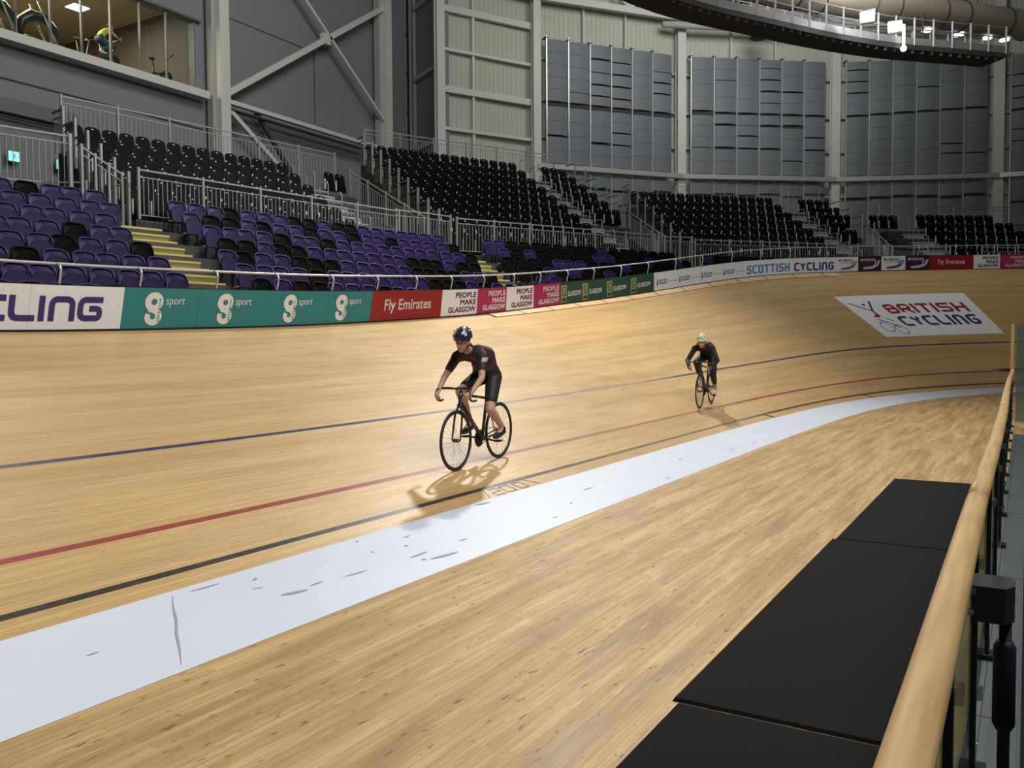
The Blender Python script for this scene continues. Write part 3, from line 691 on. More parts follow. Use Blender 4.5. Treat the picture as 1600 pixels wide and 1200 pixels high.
for pz, p, rz, r, k, nm, nr, sc in vis[:300]:
    put_seat('folding_seat', SEATU, p.x, p.y, p.z, rz, 'black folding seat, %s from left in the %s row from back of the %s' % (ordn(k), ordn(nr-r), nm), 'upper tier black seats', sc)
if vis[300:]: far_seats(SEATU, [(p.x, p.y, p.z, rz, sc) for pz, p, rz, r, k, nm, nr, sc in vis[300:]], 'black folding seats of the distant stands below the wall panels', 'upper tier black seats', 'distant_folding_seats')
print('UPPER', len(vis))

# front railings between the tiers
def runpts(B, u0, u1, n, t, z): return [B.at(u0+(u1-u0)*i/n, t, z) for i in range(n+1)]
rail_run(runpts(B1, 0, 8.1, 5, -.02, ZF), 'galvanised front railing of the stand below the gym windows')
rail_run(runpts(B2, 0, 8.4, 6, -.02, ZF), 'galvanised front railing of the middle stand')
rail_run(runpts(B3, 0, 9.0, 6, -.02, ZF), 'galvanised front railing of the far stand above the pale boards')
rail_run(runpts(B4, 1.9, 9.5, 5, -.02, ZF), 'galvanised front railing of the right stand above the far red board')
# stepped side railings at the left end of each stand
for B, nr, lab in ((B1, 6, 'stepped railing up the left side of the stand below the gym windows'), (B2, 10, 'stepped railing up the left side of the middle stand'), (B3, 8, 'stepped railing up the left side of the far stand')):
    root = empty('stepped_railing', lab, 'railing', B.at(-.12, 0, B.z0)); o = B.at(-.12, 0, B.z0)
    for r in range(nr):
        b = B.at(-.12, B.p*r+.2, B.zr(r)-.15)-o; mb = MB(); mb.box(b+V(0, 0, .62), (.06, .06, 1.24), 'galv'); mb.build('post', root)
        e = b+B.n*(B.p-.05); mb = MB(); mb.bar(b+V(0, 0, 1.15), e+V(0, 0, 1.15), .045, .045, 'galvd'); mb.bar(b+V(0, 0, .98), e+V(0, 0, .98), .025, .025, 'galvd')
        for k in range(1, 5): mb.box(b.lerp(e, k/5)+V(0, 0, .55), (.014, .014, .86), 'galvd')
        mb.build('railing_panel', root)
# rear railings
rail_run(runpts(B1, .1, 9.0, 6, .64*6+.15, B1.zr(5)), 'rear railing behind the back row of the stand below the gym windows', h=1.48)
rail_run(runpts(B2, .2, 9.3, 6, .75*10+.15, B2.zr(9)), 'rear railing behind the back row of the middle stand', h=1.42)
rail_run(runpts(B3, -.1, 10.4, 6, .80*8+.15, B3.zr(7)), 'rear railing behind the back row of the far stand', h=1.35)
rail_run(runpts(B4, 0, 9.5, 5, .80*6+.15, B4.zr(5)), 'rear railing behind the right stand', h=1.3)
# right sides of the stands: stepped open railings
for B, nr, u, r0, lab in ((B1, 6, 9.4, 5, ''), (B2, 10, 9.9, 4, 'stepped railing at the right side of the middle stand'), (B3, 8, 10.4, 3, 'stepped railing at the right side of the far stand')):
    if not lab: continue
    root = empty('stepped_railing', lab, 'railing', B.at(u, 0, B.z0)); o = B.at(u, 0, B.z0)
    for r in range(r0, nr):
        b = B.at(u+.05, B.p*r+.2, B.zr(r)-.1)-o; mb = MB(); mb.box(b+V(0, 0, .6), (.05, .05, 1.2), 'galv'); mb.build('post', root)
        e = b+B.n*(B.p-.05); mb = MB(); mb.bar(b+V(0, 0, 1.12), e+V(0, 0, 1.12), .04, .04, 'galvd'); mb.bar(b+V(0, 0, .8), e+V(0, 0, .8), .025, .025, 'galvd'); mb.build('railing_panel', root)
# stair (vomitory) railings between stands, descending towards the lower tier
def stair_rail(a, b, lab, n=4, h=1.1): rail_run([Vector(a).lerp(Vector(b), i/n) for i in range(n+1)], lab, h=h)
stair_rail(B1.at(9.6, 3.9, B1.zr(5)-.1), B1.at(9.6, .4, ZF+.05), 'sloping stair railing at the right end of the stand below the gym windows')
rail_run([(-16.35, 20.55, 4.42), (-15.95, 21.6, 4.42), (-15.75, 22.55, 4.42)], 'short level railing in front of the gap left of the middle stand', h=1.2)
stair_rail(B2.at(10.2, 4.2, B2.zr(4)), B2.at(9.2, .3, ZF+.05), 'sloping stair railing at the right end of the middle stand')
rail_run([B2.at(8.6, -.02, ZF), B3.at(-1.7, -.05, ZF), B3.at(-.15, -.05, ZF)], 'short level railing in front of the gap left of the far stand', h=1.2)
rail_run([B3.at(9.2, -.02, ZF), B3.at(10.5, .2, ZF), B4.at(-.6, -.1, ZF), B4.at(.4, -.1, ZF)], 'level railing between the far stand and the right stand', h=1.1)
stair_rail(B3.at(10.7, 3.4, B3.zr(3)), B3.at(9.6, .4, ZF), 'sloping stair railing at the right end of the far stand')
# left entrance
rail_run([(-18.9, 7.8, 4.72), (-18.35, 9.75, 4.72), (-17.95, 11.3, 4.72)], 'level railing at the far left entrance above the purple seats', h=1.42, post=.075)
stair_rail((-17.85, 11.5, 4.75), (-17.6, 12.3, 4.25), 'short railing sloping down between the left entrance and the left stand', n=3, h=1.2)
rail_run([(-20.8, 10.6, 4.3), (-20.2, 12.0, 4.3), (-19.4, 12.6, 4.3)], 'railing deeper inside the left entrance in front of the doors', h=1.2)

# ------------------------------------------------------------------ hall walls
XW = -26.35
def wallbox(mb, y0, y1, z0, z1, m='wgrey', x=XW, th=.3): mb.box(((x-th/2), (y0+y1)/2, (z0+z1)/2), (th, y1-y0, z1-z0), m)
mb = MB()
wallbox(mb, 2, 22.0, -.1, 10.85); wallbox(mb, 2, 22.0, 13.42, 22); wallbox(mb, 2, 9.0, 10.85, 13.42); wallbox(mb, 21.5, 22.0, 10.85, 13.42); wallbox(mb, 22.0, 34.0, -.1, 22)
for y0, y1, z0, z1 in ((6, 21.8, 9.56, 9.62), (22.4, 27.7, 14.05, 14.09), (27.66, 27.70, 11.1, 14.07)): mb.box((XW+.002, (y0+y1)/2, (z0+z1)/2), (.02, y1-y0, z1-z0), 'wgreyd')
structure(mb.build('wall_left'))
mb = MB(); mb.box((XW+.28, 15.2, 10.73), (.55, 13.0, .27), 'colw'); structure(mb.build('trim_1'))      # window sill beam
mb = MB(); mb.box((XW+.10, 15.2, 13.45), (.2, 13.0, .08), 'mullion'); structure(mb.build('trim_2'))
# gym window with mullions
mb = MB(); YM = [9.0, 10.3, 11.3, 12.4, 13.5, 14.98, 16.05, 17.08, 18.11, 19.22, 20.28, 21.46]
for y in YM: mb.box((XW+.02, y, 12.13), (.08, .045, 2.58), 'mullion')
win = structure(mb.build('window_1'))
mb = MB(); mb.face([(XW, 9, 10.86), (XW, 21.5, 10.86), (XW, 21.5, 13.42), (XW, 9, 13.42)], 'winglass'); mb.build('window_glass', win)
# lit gym behind the glass
M['gymwall'] = mat('gym_tan', (.42, .34, .20), .7); M['gymceil'] = mat('gym_ceiling', (.46, .38, .24), .8); M['gymfloor'] = mat('gym_floor', (.09, .08, .07), .6); M['gymdark'] = mat('gym_dark_wall', (.10, .075, .05), .7); M['gymred'] = mat('gym_red_panel', (.40, .09, .03), .6)
mb = MB()
mb.box((-30.6, 15.2, 10.9), (8, 13, .2), 'gymfloor'); mb.box((-30.6, 15.2, 14.2), (8, 13, .1), 'gymceil'); mb.box((-34.6, 15.2, 12.5), (.1, 13, 3.6), 'gymwall'); mb.box((-30.6, 21.75, 12.5), (8, .1, 3.6), 'gymdark'); mb.box((-30.6, 8.7, 12.5), (8, .1, 3.6), 'gymwall')
for y0, y1, z0, z1, m_ in ((18.6, 20.2, 11.6, 12.4, 'gymred'), (20.4, 21.6, 10.9, 13.2, 'gymdark'), (16.2, 17.4, 10.9, 12.6, 'gymdark')): mb.box((-34.5, (y0+y1)/2, (z0+z1)/2), (.06, y1-y0, z1-z0), m_)
structure(mb.build('wall_gym'))
for i, (x, y, lab) in enumerate(((-27.6, 20.75, 'bright square ceiling light in the gym near the right window end'), (-30.4, 19.6, 'small ceiling light deep in the gym left of the bright one'))):
    mb = MB(); mb.box((x, y, 14.13), (.6, .6, .04), 'gymlamp'); mb.box((x, y, 14.145), (.68, .68, .02), 'mullion'); tag(mb.build('ceiling_light'), lab, 'light')
for x, y, l in ((-27.9, 17.4, 'left'), (-28.0, 18.9, 'right')):
    mb = MB(); mb.box((x, y, 14.14), (.5, .9, .02), 'mullion')
    for k in range(5): mb.box((x-.2+.1*k, y, 14.12), (.02, .86, .03), 'gymdark')
    tag(mb.build('ceiling_vent'), 'dark slatted ceiling vent in the gym, %s of the pair' % l, 'vent')
area('gym_light', (-29.5, 15.5, 14.0), (-29.5, 15.5, 10), 2.5, 900, col=(1, .86, .58), sy=4)
area('gym_light', (-29, 19.5, 14.0), (-29, 19.5, 10), 1.0, 90, col=(.9, .95, 1))
# doors and exit signs at the back of the concourse
for i, (y, wd) in enumerate(((14.8, 1.7), (17.1, 1.6))):
    mb = MB(); mb.box((XW+.02, y, 5.45), (.08, wd, 2.1), 'mullion')
    for s_ in (-1, 1): mb.box((XW+.07, y+s_*wd*.245, 5.42), (.05, wd*.45, 1.95), 'gymdark'); mb.box((XW+.10, y+s_*wd*.245, 5.9), (.02, wd*.16, .8), 'bbase')
    structure(mb.build('door_%d' % (i+1)))
for y, x, lab in ((14.67, -26.1, 'green lit exit sign behind the left entrance railing'), (16.15, -26.1, 'green lit exit sign beside the left stand, right of the other sign')):
    r = empty('exit_sign', lab, 'sign', (x, y, 7.28))
    mb = MB(); mb.box((-.03, 0, 0), (.05, .38, .34), 'mullion'); mb.box((-.2, 0, .1), (.3, .04, .04), 'mullion'); mb.build('sign_housing', r)
    mb = MB(); mb.box((.0, 0, 0), (.02, .32, .28), 'exit'); mb.build('sign_face', r)
    mb = MB()
    g = lambda a, b: V(.014, a, b)
    for pts in ([(.02, .07), (.0, -.02), (.06, -.09)], [(.0, -.02), (-.04, -.09)], [(-.05, .03), (.06, .03)]):
        pr = stroke_poly(pts, .03); mb.grid([[g(*a) for a, b in pr], [g(*b) for a, b in pr]], 'inkwhite')
    disc(mb, .03, .10, .02, 'inkwhite', g, n=10); mb.face([g(.09, -.02), g(.15, -.02), g(.15, .02), g(.09, .02)], 'inkwhite'); mb.build('running_figure', r)
mb = MB(); mb.bar((-26.1, 3, 8.5), (-26.1, 17.0, 8.4), .10, .06, 'wgreyd'); tag(mb.build('cable_tray'), 'dark cable tray along the wall above the left entrance', 'cable tray')
mb = MB(); mb.box((-26.15, 15.2, 8.75), (.2, 3.0, .42), 'mullion'); tag(mb.build('air_duct'), 'dark flat duct on the wall behind the left entrance', 'duct')

# columns along the wall
COL = [(-23.1, 32.43), (-20.65, 37.0), (-15.64, 43.4), (-9.0, 48.75), (-1.5, 52.2), (6.6, 53.6)]
def hcol(p, m, wdt=.42, z1=20.5, ang=0, name='column', flange=True):
    mb = MB(); c, s = math.cos(ang), math.sin(ang); ax = (V(c, s, 0), V(-s, c, 0), V(0, 0, 1)); o = V(p[0], p[1], z1/2)
    mb.box(o, (wdt, .03, z1), m, ax); mb.box(o+ax[1]*.30, (wdt, .03, z1), m, ax); mb.box(o+ax[1]*.15, (.03, .30, z1), m, ax)
    ob = mb.build(name); structure(ob); return ob
for p, ang in (((-25.72, 22.22), PI/2-.0), ((-25.72, 31.75), PI/2)):
    mb = MB(); mb.box((p[0], p[1], 10.25), (.34, .44, 20.7), 'colw'); mb.box((p[0]-.28, p[1]-.28, 10.25), (.30, .14, 20.7), 'colg'); structure(mb.build('column'))
for i, p in enumerate(COL):
    a = COL[max(i-1, 0)]; b = COL[min(i+1, len(COL)-1)]; ang = math.atan2(b[1]-a[1], b[0]-a[0]); hcol(p, 'colw', .40 if i < 2 else .46, ang=ang)
def beam(name, a, b, w_, h_, m='colw', kind=True, label=None, cat='beam'):
    mb = MB(); mb.bar(a, b, w_, h_, m); o = mb.build(name)
    if label: tag(o, label, cat)
    else: structure(o)
    return o
# bracing on the left wall
XB = -25.75
beam('bracing_beam', (XB, 22.4, 10.95), (XB, 31.55, 17.05), .2, .22); beam('bracing_beam', (XB, 25.2, 16.8), (XB, 31.5, 11.95), .2, .13)
beam('bracing_beam', (XB, 22.4, 10.68), (XB, 31.6, 10.62), .22, .16); beam('bracing_beam', (XB+.02, 22.4, 10.4), (XB+.02, 31.6, 10.36), .3, .05, 'galvd')
beam('bracing_beam', (XB, 22.4, 10.45), (XB, 26.6, 7.6), .2, .17)
beam('bracing_beam', (XB-.2, 24.0, 10.7), (XB+.3, 25.6, 8.2), .16, .14, 'wgreyd')
mb = MB(); mb.box((XB, 27.75, 14.52), (.22, .42, .42), 'colw'); structure(mb.build('bracing_plate'))
# recess between the two left columns of the corner
mb = MB(); mb.box((-28.2, 34.0, 10.2), (3.6, .2, 20.8), 'wgrey'); structure(mb.build('wall_recess'))
mb = MB(); a, b = V(-26.75, 35.0, 0), V(-23.2, 33.05, 0)
mb.bar(a+V(0, 0, 10.3), b+V(0, 0, 10.3), .2, 20.6, 'wgrey')
d_ = (b-a).normalized(); nn = V(d_.y, -d_.x, 0)
for z in (14.6, 11.2, 18.0): mb.bar(a+d_*.8+nn*.16+V(0, 0, z), b-d_*.2+nn*.16+V(0, 0, z), .2, .22, 'colg')
for u in (.3, .75, 3.9): mb.box(a+d_*u+nn*.16+V(0, 0, 10.3), (.12, .12, 20.6), 'colg')
structure(mb.build('wall_corner'))
mb = MB(); q = a+d_*.12+nn*.25; mb.tube([q+V(0, 0, 4.5), q+V(0, 0, 20)], .07, 'bbase', 8)
for z in np.arange(5.5, 20, 1.9): mb.tube([q+V(0, 0, z), q+V(0, 0, z+.12)], .11, 'bbase', 8)
tag(mb.build('drain_pipe', smooth=False), 'thin black vertical pipe in the corner between the grey and cream walls', 'pipe')

def bay_frame(i):
    a, b = V(*COL[i], 0), V(*COL[i+1], 0); d = (b-a).normalized(); return a, b, d, V(-d.y, d.x, 0), (b-a).length   # normal outward
def corrugated(mb, a, b, z0, z1, m, pitch=.25, dep=.03):
    d = (b-a).normalized(); n = V(-d.y, d.x, 0); L = (b-a).length; k = int(L/pitch); pts = []
    for j in range(k):
        for f, o in ((0, 0), (.60, 0), (.68, -dep), (.92, -dep)): pts.append(a+d*(j+f)*L/k+n*o)
    pts.append(b); mb.grid([[p+V(0, 0, z0) for p in pts], [p+V(0, 0, z1) for p in pts]], m, flip=True)
mb = MB()
for i in range(5):
    a, b, d, n, L = bay_frame(i); off = .62; a2 = a+n*off; b2 = b+n*off
    if i == 0: a2 = a+n*.55-d*.1
    corrugated(mb, a2, b2, -.1, 21, 'beige')
    # cladding joints close the fan between bays
structure(mb.build('wall_back'))
# girts between the first two cream columns
a, b, d, n, L = bay_frame(0)
for z, h_ in ((17.0, .30), (15.15, .14), (13.35, .30), (11.55, .14), (9.8, .25), (18.9, .2)):
    beam('wall_girt', a+n*.36+V(0, 0, z), b+n*.36+V(0, 0, z), .2, h_)
mb = MB(); mb.box(a.lerp(b, .36)+n*.40+V(0, 0, 10.3), (.12, .12, 20.6), 'colw', (d, n, V(0, 0, 1))); structure(mb.build('wall_post'))
# top chord, pipe, horizontal beam and truss members
for i in range(0, 5):
    a, b, d, n, L = bay_frame(i)
    beam('top_chord', a+V(0, 0, 18.35)-d*(.0 if i else 0), b+V(0, 0, 18.35), .25, .32)
    if i: beam('ring_beam', a-n*.05+V(0, 0, 10.25), b-n*.05+V(0, 0, 10.25), .30, .24, 'steelw')
    if i:
        for f in (.33, .62): mb = MB(); mb.box(a.lerp(b, f)+n*.42+V(0, 0, 14.5), (.08, .1, 13), 'colw', (d, n, V(0, 0, 1))); structure(mb.build('wall_post'))
        for z in (15.6, 13.6, 9.4, 11.8, 7.2): beam('wall_girt', a+n*.45+V(0, 0, z), b+n*.45+V(0, 0, z), .12, .12, 'colg')
a, b, d, n, L = bay_frame(1)
for f0, z0, f1, z1 in ((.62, 18.5, .25, 20.6), (.62, 18.5, 1.0, 20.0), (.6, 18.5, .6, 20.8)): beam('truss_member', a.lerp(b, f0)+V(0, 0, z0), a.lerp(b, f1)+V(0, 0, z1), .14, .14)
a, b, d, n, L = bay_frame(0); beam('truss_member', a+V(0, 0, 20.6), b+V(0, 0, 18.6), .18, .2)
a, b, d, n, L = bay_frame(2)
for f0, z0, f1, z1 in ((0, 18.5, .5, 20.4), (.5, 20.4, 1, 18.5)): beam('truss_member', a.lerp(b, f0)+V(0, 0, z0), a.lerp(b, f1)+V(0, 0, z1), .14, .14)

# acoustic panels: six strips in each bay, some slats standing open
OPEN = {1: [{11.8: .10}, {14.0: .02}, {15.75: .09, 15.1: .03, 14.5: .08, 13.95: .06, 11.6: .13}, {15.7: .05, 15.1: .08, 14.5: .08, 13.9: .07, 12.2: .06, 11.6: .06}, {}, {15.5: .02, 14.95: .07, 14.4: .06}],
 2: [{11.8: .03}, {15.3: .03, 13.0: .12, 11.8: .12}, {12.45: .07, 11.8: .07, 13.0: .02}, {16.0: .03, 15.4: .06, 14.8: .09, 14.2: .03, 13.0: .12, 11.8: .09}, {14.8: .09, 13.0: .18, 11.2: .05}, {12.45: .06, 11.8: .07}],
 3: [{16.0: .06, 15.4: .05, 14.8: .07}, {}, {}, {15.0: .05}, {12.0: .06, 11.5: .06}, {11.5: .05}],
 4: [{15.4: .05, 14.2: .05, 12.6: .04, 12.0: .05, 14.8: .06}, {}, {14.4: .06}, {}, {}, {}]}
LOW = {1: {9.35: .12}, 2: {9.35: .12}, 3: {9.3: .16}, 4: {8.8: .10, 7.6: .05}}
names = {1: 'first', 2: 'second', 3: 'third', 4: 'rightmost'}
for bi in (1, 2, 3, 4):
    a, b, d, n, L = bay_frame(bi); m0 = .52; sw = (L-2*m0)/6
    for k in range(6):
        if bi == 4 and k > 1: continue
        o = a+d*(m0+sw*k)+n*.12
        root = empty('wall_panel', 'tall blue-grey slatted wall panel, %s from left in the %s bay' % (ordn(k+1), names[bi]), 'wall panel', o+V(0, 0, 4.6), group='blue-grey wall panels')
        base = o+V(0, 0, 4.6)
        def slats(zz, opens, nm):
            mb = MB(); zs = sorted(opens); cuts = [zz[0]]
            for z in zs: cuts += [z-opens[z]/2, z+opens[z]/2]
            cuts.append(zz[1])
            for z0, z1 in zip(cuts[::2], cuts[1::2]):
                nj = max(1, round((z1-z0)/.65)); 
                for j in range(nj):
                    za = z0+(z1-z0)*j/nj+.006; zb = z0+(z1-z0)*(j+1)/nj-.006
                    r = []; 
                    for u in np.linspace(0, 1, 7): r.append(d*(.03+(sw-.06)*u)-n*(.075*math.sin(PI*u)))
                    mb.grid([[p+V(o.x, o.y, za)-base for p in r], [p+V(o.x, o.y, zb)-base for p in r]], 'panel', flip=True)
                    mb.grid([[p+V(o.x, o.y, zb)-base for p in r], [p+n*.04+V(o.x, o.y, zb)-base for p in r]], 'panel', flip=True)
            mb.grid([[d*.0+n*.06+V(o.x, o.y, zz[0])-base, d*sw+n*.06+V(o.x, o.y, zz[0])-base], [n*.06+V(o.x, o.y, zz[1])-base, d*sw+n*.06+V(o.x, o.y, zz[1])-base]], 'gapshade', flip=True)  # dark sheet standing in for the shade behind open slats
            mb.build(nm, root)
        op = dict(OPEN[bi][k]); op[13.35 if bi == 1 else 13.6+(.045*k if bi == 3 else 0)] = .26 if bi == 1 or (bi == 2 and k == 0) else .12
        slats((10.45, 16.45), op, 'upper_slats'); slats((4.6, 10.0), {z+rnd.uniform(-.1, .1): g for z, g in list(LOW[bi].items())+[(rnd.choice((8.2, 7.0, 6.4)), rnd.choice((.02, .06)))]}, 'lower_slats')
        mb = MB(); mb.box(V(o.x, o.y, 10.6)-n*.02-base, (.05, .12, 12.0), 'steelw', (d, n, V(0, 0, 1))); mb.box(V(o.x, o.y, 16.5)+n*.10-base, (.16, .4, .06), 'mullion', (d, n, V(0, 0, 1))); mb.build('panel_rail', root)

# floor of the concourse behind the stands, roof
mb = MB(); pts = [(p[0], p[1]) for p in FL[::10]]; wl = [(-26.4, -1), (-26.4, 34), (-23.3, 33.4), (-20.7, 37.4), (-15.7, 43.8), (-9.1, 49.1), (-1.5, 52.6), (6.6, 54)]
allp = pts+wl[::-1]; mb.face([(x, y, 4.12) for x, y in allp], 'riser'); structure(mb.build('floor_concourse'))
mb = MB(); mb.box((-6, 20, 22), (48, 76, .2), 'ceil')
for k in range(12): mb.box((-6, 4+4.2*k, 21.6), (46, .25, .6), 'ceil')
structure(mb.build('ceiling'))
mb = MB(); mb.box((16, 22, 11), (.3, 62, 22), 'wgrey'); structure(mb.build('wall_right'))
mb = MB(); mb.box((-6, -9, 11), (46, .3, 22), 'wgrey'); structure(mb.build('wall_front'))

# speaker, pipe and hanging ball near the roof
mb = MB(); P_ = [V(*c, 17.85) for c in COL[2:]]; P_ = [P_[0].lerp(P_[1], -.1)-V(0, .5, 0), P_[1]-V(0, .5, 0), P_[2]-V(0, .5, 0)]
mb.tube(P_, .17, 'beige', 12); tag(mb.build('overhead_pipe', smooth=True), 'thick cream pipe running along the wall below the roof', 'pipe')
def loudspeaker(c, lab, s=1):
    r = empty('hanging_loudspeaker', lab, 'speaker', c)
    mb = MB(); mb.tube([(0, 0, .45*s), (0, 0, .1*s), (0, 0, -.15*s)], [.22*s, .38*s, .5*s], 'mullion', 18); mb.build('housing', r, True)
    mb = MB(); mb.tube([(0, 0, -.16*s), (0, 0, -.2*s)], [.47*s, .42*s], 'bbase', 18); mb.build('grille', r)
    mb = MB(); mb.tube([(0, 0, .45*s), (0, 0, 22-c[2])], .03, 'mullion', 6); mb.build('hanger', r)
loudspeaker((-12.0, 44.6, 17.2), 'round grey loudspeaker hanging below the pipe left of the gantry')
mb = MB(); mb.ell((0, 0, 0), (.22, .22, .22), 'bbase'); mb.tube([(0, 0, .2), (0, 0, 1.2)], .02, 'bbase', 6); o = mb.build('hanging_ball', smooth=True, loc=(-2.15, 43.5, 15.95)); tag(o, 'small black round fixture hanging below the right end of the gantry', 'fixture')

# ---- curved lighting gantry, floodlights, duct
GP = densify([(-13.2, 19), (-12.0, 24.5), (-10.85, 28.9), (-10.0, 30.8), (-8.55, 33.1), (-6.83, 36.0), (-4.8, 38.7), (-2.6, 40.8), (-.75, 42.7)], .1, 25); GP = resample(GP, .9)
GT = np.gradient(GP, axis=0); GT /= np.hypot(GT[:, 0], GT[:, 1])[:, None]; GN = np.stack([GT[:, 1], -GT[:, 0]], 1)
root = empty('lighting_gantry', 'curved grey catwalk with upright railing posts hanging under the roof', 'gantry', (GP[-1][0], GP[-1][1], 13.5)); ro = V(GP[-1][0], GP[-1][1], 13.5)
def gp(i, o, z): return V(GP[i][0]+GN[i][0]*o, GP[i][1]+GN[i][1]*o, z)-ro
mb = MB(); n_ = len(GP)
mb.grid([[gp(i, o, z) for i in range(n_)] for o, z in ((0, 13.52), (0, 13.72), (-1.3, 13.72), (-1.3, 13.52), (0, 13.52))], 'gdark'); mb.build('deck', root)
mb = MB(); mb.grid([[gp(i, .01, 13.72) for i in range(n_)], [gp(i, .01, 14.0) for i in range(n_)]], 'ggrey'); mb.grid([[gp(i, -1.3, 13.72) for i in range(n_)], [gp(i, -1.3, 14.05) for i in range(n_)]], 'ggrey'); mb.build('kick_plate', root)
mb = MB()
for o in (0, -1.3):
    for z in (14.75, 14.35): mb.tube([gp(i, o, z) for i in range(n_)], .025, 'ggrey', 6)
mb.build('guard_rail', root)
for i in range(0, n_):
    for o_ in (.0, -1.3): mb = MB(); mb.box(gp(i, o_, 14.25), (.07, .07, 1.1), 'ggrey'); mb.build('railing_post', root)
mb = MB()
for i in range(0, n_-1):
    for f in (0, .5): 
        q = gp(i, -.1, 13.46).lerp(gp(i+1, -.1, 13.46), f); mb.box(q, (.12, .12, .14), 'bbase')
mb.build('cable_clamp', root)['kind'] = 'stuff'
for i in range(2, n_, 6):
    mb = MB(); mb.tube([gp(i, -.65, 14), gp(i, -.65, 22)], .04, 'gdark', 6); mb.build('hanger_rod', root)
def flood(c, aim, lab):
    r = empty('floodlight', lab, 'floodlight', c)
    q = (Vector(aim)-Vector(c)).normalized(); X = q.cross(V(0, 0, 1)).normalized(); Z = X.cross(q)
    mb = MB(); mb.box((0, 0, 0), (.55, .22, .42), 'mullion', (X, q, Z)); mb.box((0, 0, -.28), (.5, .05, .05), 'mullion', (X, q, Z)); mb.build('housing', r)
    mb = MB(); mb.box(q*.13, (.48, .02, .35), 'lampw', (X, q, Z)); mb.build('lamp_face', r)
flood((-5.55, 36.1, 14.15), (-3, 10, 0), 'blazing white floodlight on the gantry, left of the pair')
flood((-4.72, 37.4, 14.0), (-3, 10, 0), 'blazing white floodlight on the gantry, right of the pair')
r = empty('floodlight', 'slim white glowing lamp hanging off the gantry below the floodlights', 'floodlight', (-4.55, 38.6, 13.5))
mb = MB(); mb.tube([(0, 0, .9), (0, 0, .0)], .05, 'lamps', 8); mb.ell((0, 0, -.05), (.12, .12, .12), 'lamps'); mb.build('lamp_tube', r, True)
l = bpy.data.lights.new('gantry_glow', 'POINT'); l.energy = 130; l.shadow_soft_size = .15; lo = bpy.data.objects.new('gantry_glow', l); C.objects.link(lo); lo.location = (-5.0, 36.2, 14.6)
# big ribbed duct behind and above the gantry
DP = densify([(-11, 33), (-9.2, 35.3), (-6.2, 38.6), (-3.6, 41.6), (-1.0, 44.6), (3, 49)], .1, 31); DP = resample(DP, .6)
mb = MB(); mb.tube([(p[0], p[1], 15.62) for p in DP], .62, 'duct', 28); dct = mb.build('ventilation_duct', smooth=True); tag(dct, 'large round ribbed ventilation duct curving behind the lighting gantry', 'duct')
for i in range(1, len(DP)-1, 2):
    if i % 6 == 5: continue
    p = V(DP[i][0], DP[i][1], 15.62); t = V(*(DP[i+1]-DP[i-1]), 0).normalized(); n = V(-t.y, t.x, 0)
    mb = MB(); mb.tube([p+n*.64*math.cos(k*PI/12)+V(0, 0, .64*math.sin(k*PI/12)) for k in range(24)], .022, 'bbase', 6, closed=True); mb.build('duct_band', dct)
for k, (x, y) in enumerate(((-4.0, 41.6), (-2.85, 42.9), (-1.8, 44.0), (-1.15, 44.7))):
    mb = MB(); mb.tube([(0, 0, .03), (0, 0, -.03)], .2, 'lamps', 16); o = mb.build('round_lamp', loc=(x, y, 14.96)); tag(o, 'small flat round lamp under the duct, %s of four from left' % ordn(k+1), 'lamp')

# ------------------------------------------------------------------ balustrade beside the camera
RC = [(-.128, -1.5), (-.132, 1.2), (-.150, 3.5), (-.152, 5.4), (-.165, 8), (-.20, 11), (-.235, 15), (-.25, 19.85)]
root = empty('glass_balustrade', 'round wooden handrail over glass panels on dark posts beside the black mats', 'balustrade', (-.15, 1.2, -.08)); ro = V(-.15, 1.2, -.08)
RCp = densify(RC, .1, 9)
def railx(y): return float(np.interp(y, RCp[:, 1], RCp[:, 0]))
for y0, y1 in ((-1.4, 3.50), (3.508, 8.6), (8.605, 19.85)):
    ys = np.linspace(y0, y1, max(2, int((y1-y0)/.3))); mb = MB(); mb.tube([V(railx(y), y, .975)-ro for y in ys], .036, 'rail_wood', 24); mb.build('handrail', root, True)
mb = MB(); mb.tube([V(railx(3.499), 3.499, .975)-ro, V(railx(3.509), 3.509, .975)-ro], .0345, 'bbase', 24); mb.build('handrail_joint', root)
for y0 in (-.55, .85, 2.25, 3.65, 5.05, 6.45, 7.85, 9.25, 10.65, 12.05, 13.45, 14.85, 16.25, 17.65):
    mb = MB(); y1 = y0+1.34; a = V(railx(y0)-.02, y0+.03, 0); b = V(railx(y1)-.02, y1, 0)
    mb.bar(a+V(0, 0, .42)-ro, b+V(0, 0, .42)-ro, .012, .86, 'glass'); mb.build('glass_panel', root)
for y0 in (-.6, .82, 2.22, 3.62, 5.02, 6.42, 7.82, 9.22, 10.62, 12.02, 13.42, 14.82, 16.22, 17.62, 19.0):
    x = railx(y0)-.005; mb = MB(); mb.box(V(x, y0, .42)-ro, (.02, .055, .98), 'blackm'); mb.box(V(x, y0, -.065)-ro, (.09, .12, .02), 'blackm')
    mb.tube([V(x, y0, .90)-ro, V(x, y0, .95)-ro], .012, 'chrome', 8); mb.build('post', root)
    for z in (.22, .72): mb = MB(); mb.box(V(x+.015, y0+.03, z)-ro, (.03, .05, .04), 'chrome'); mb.build('glass_clamp', root)
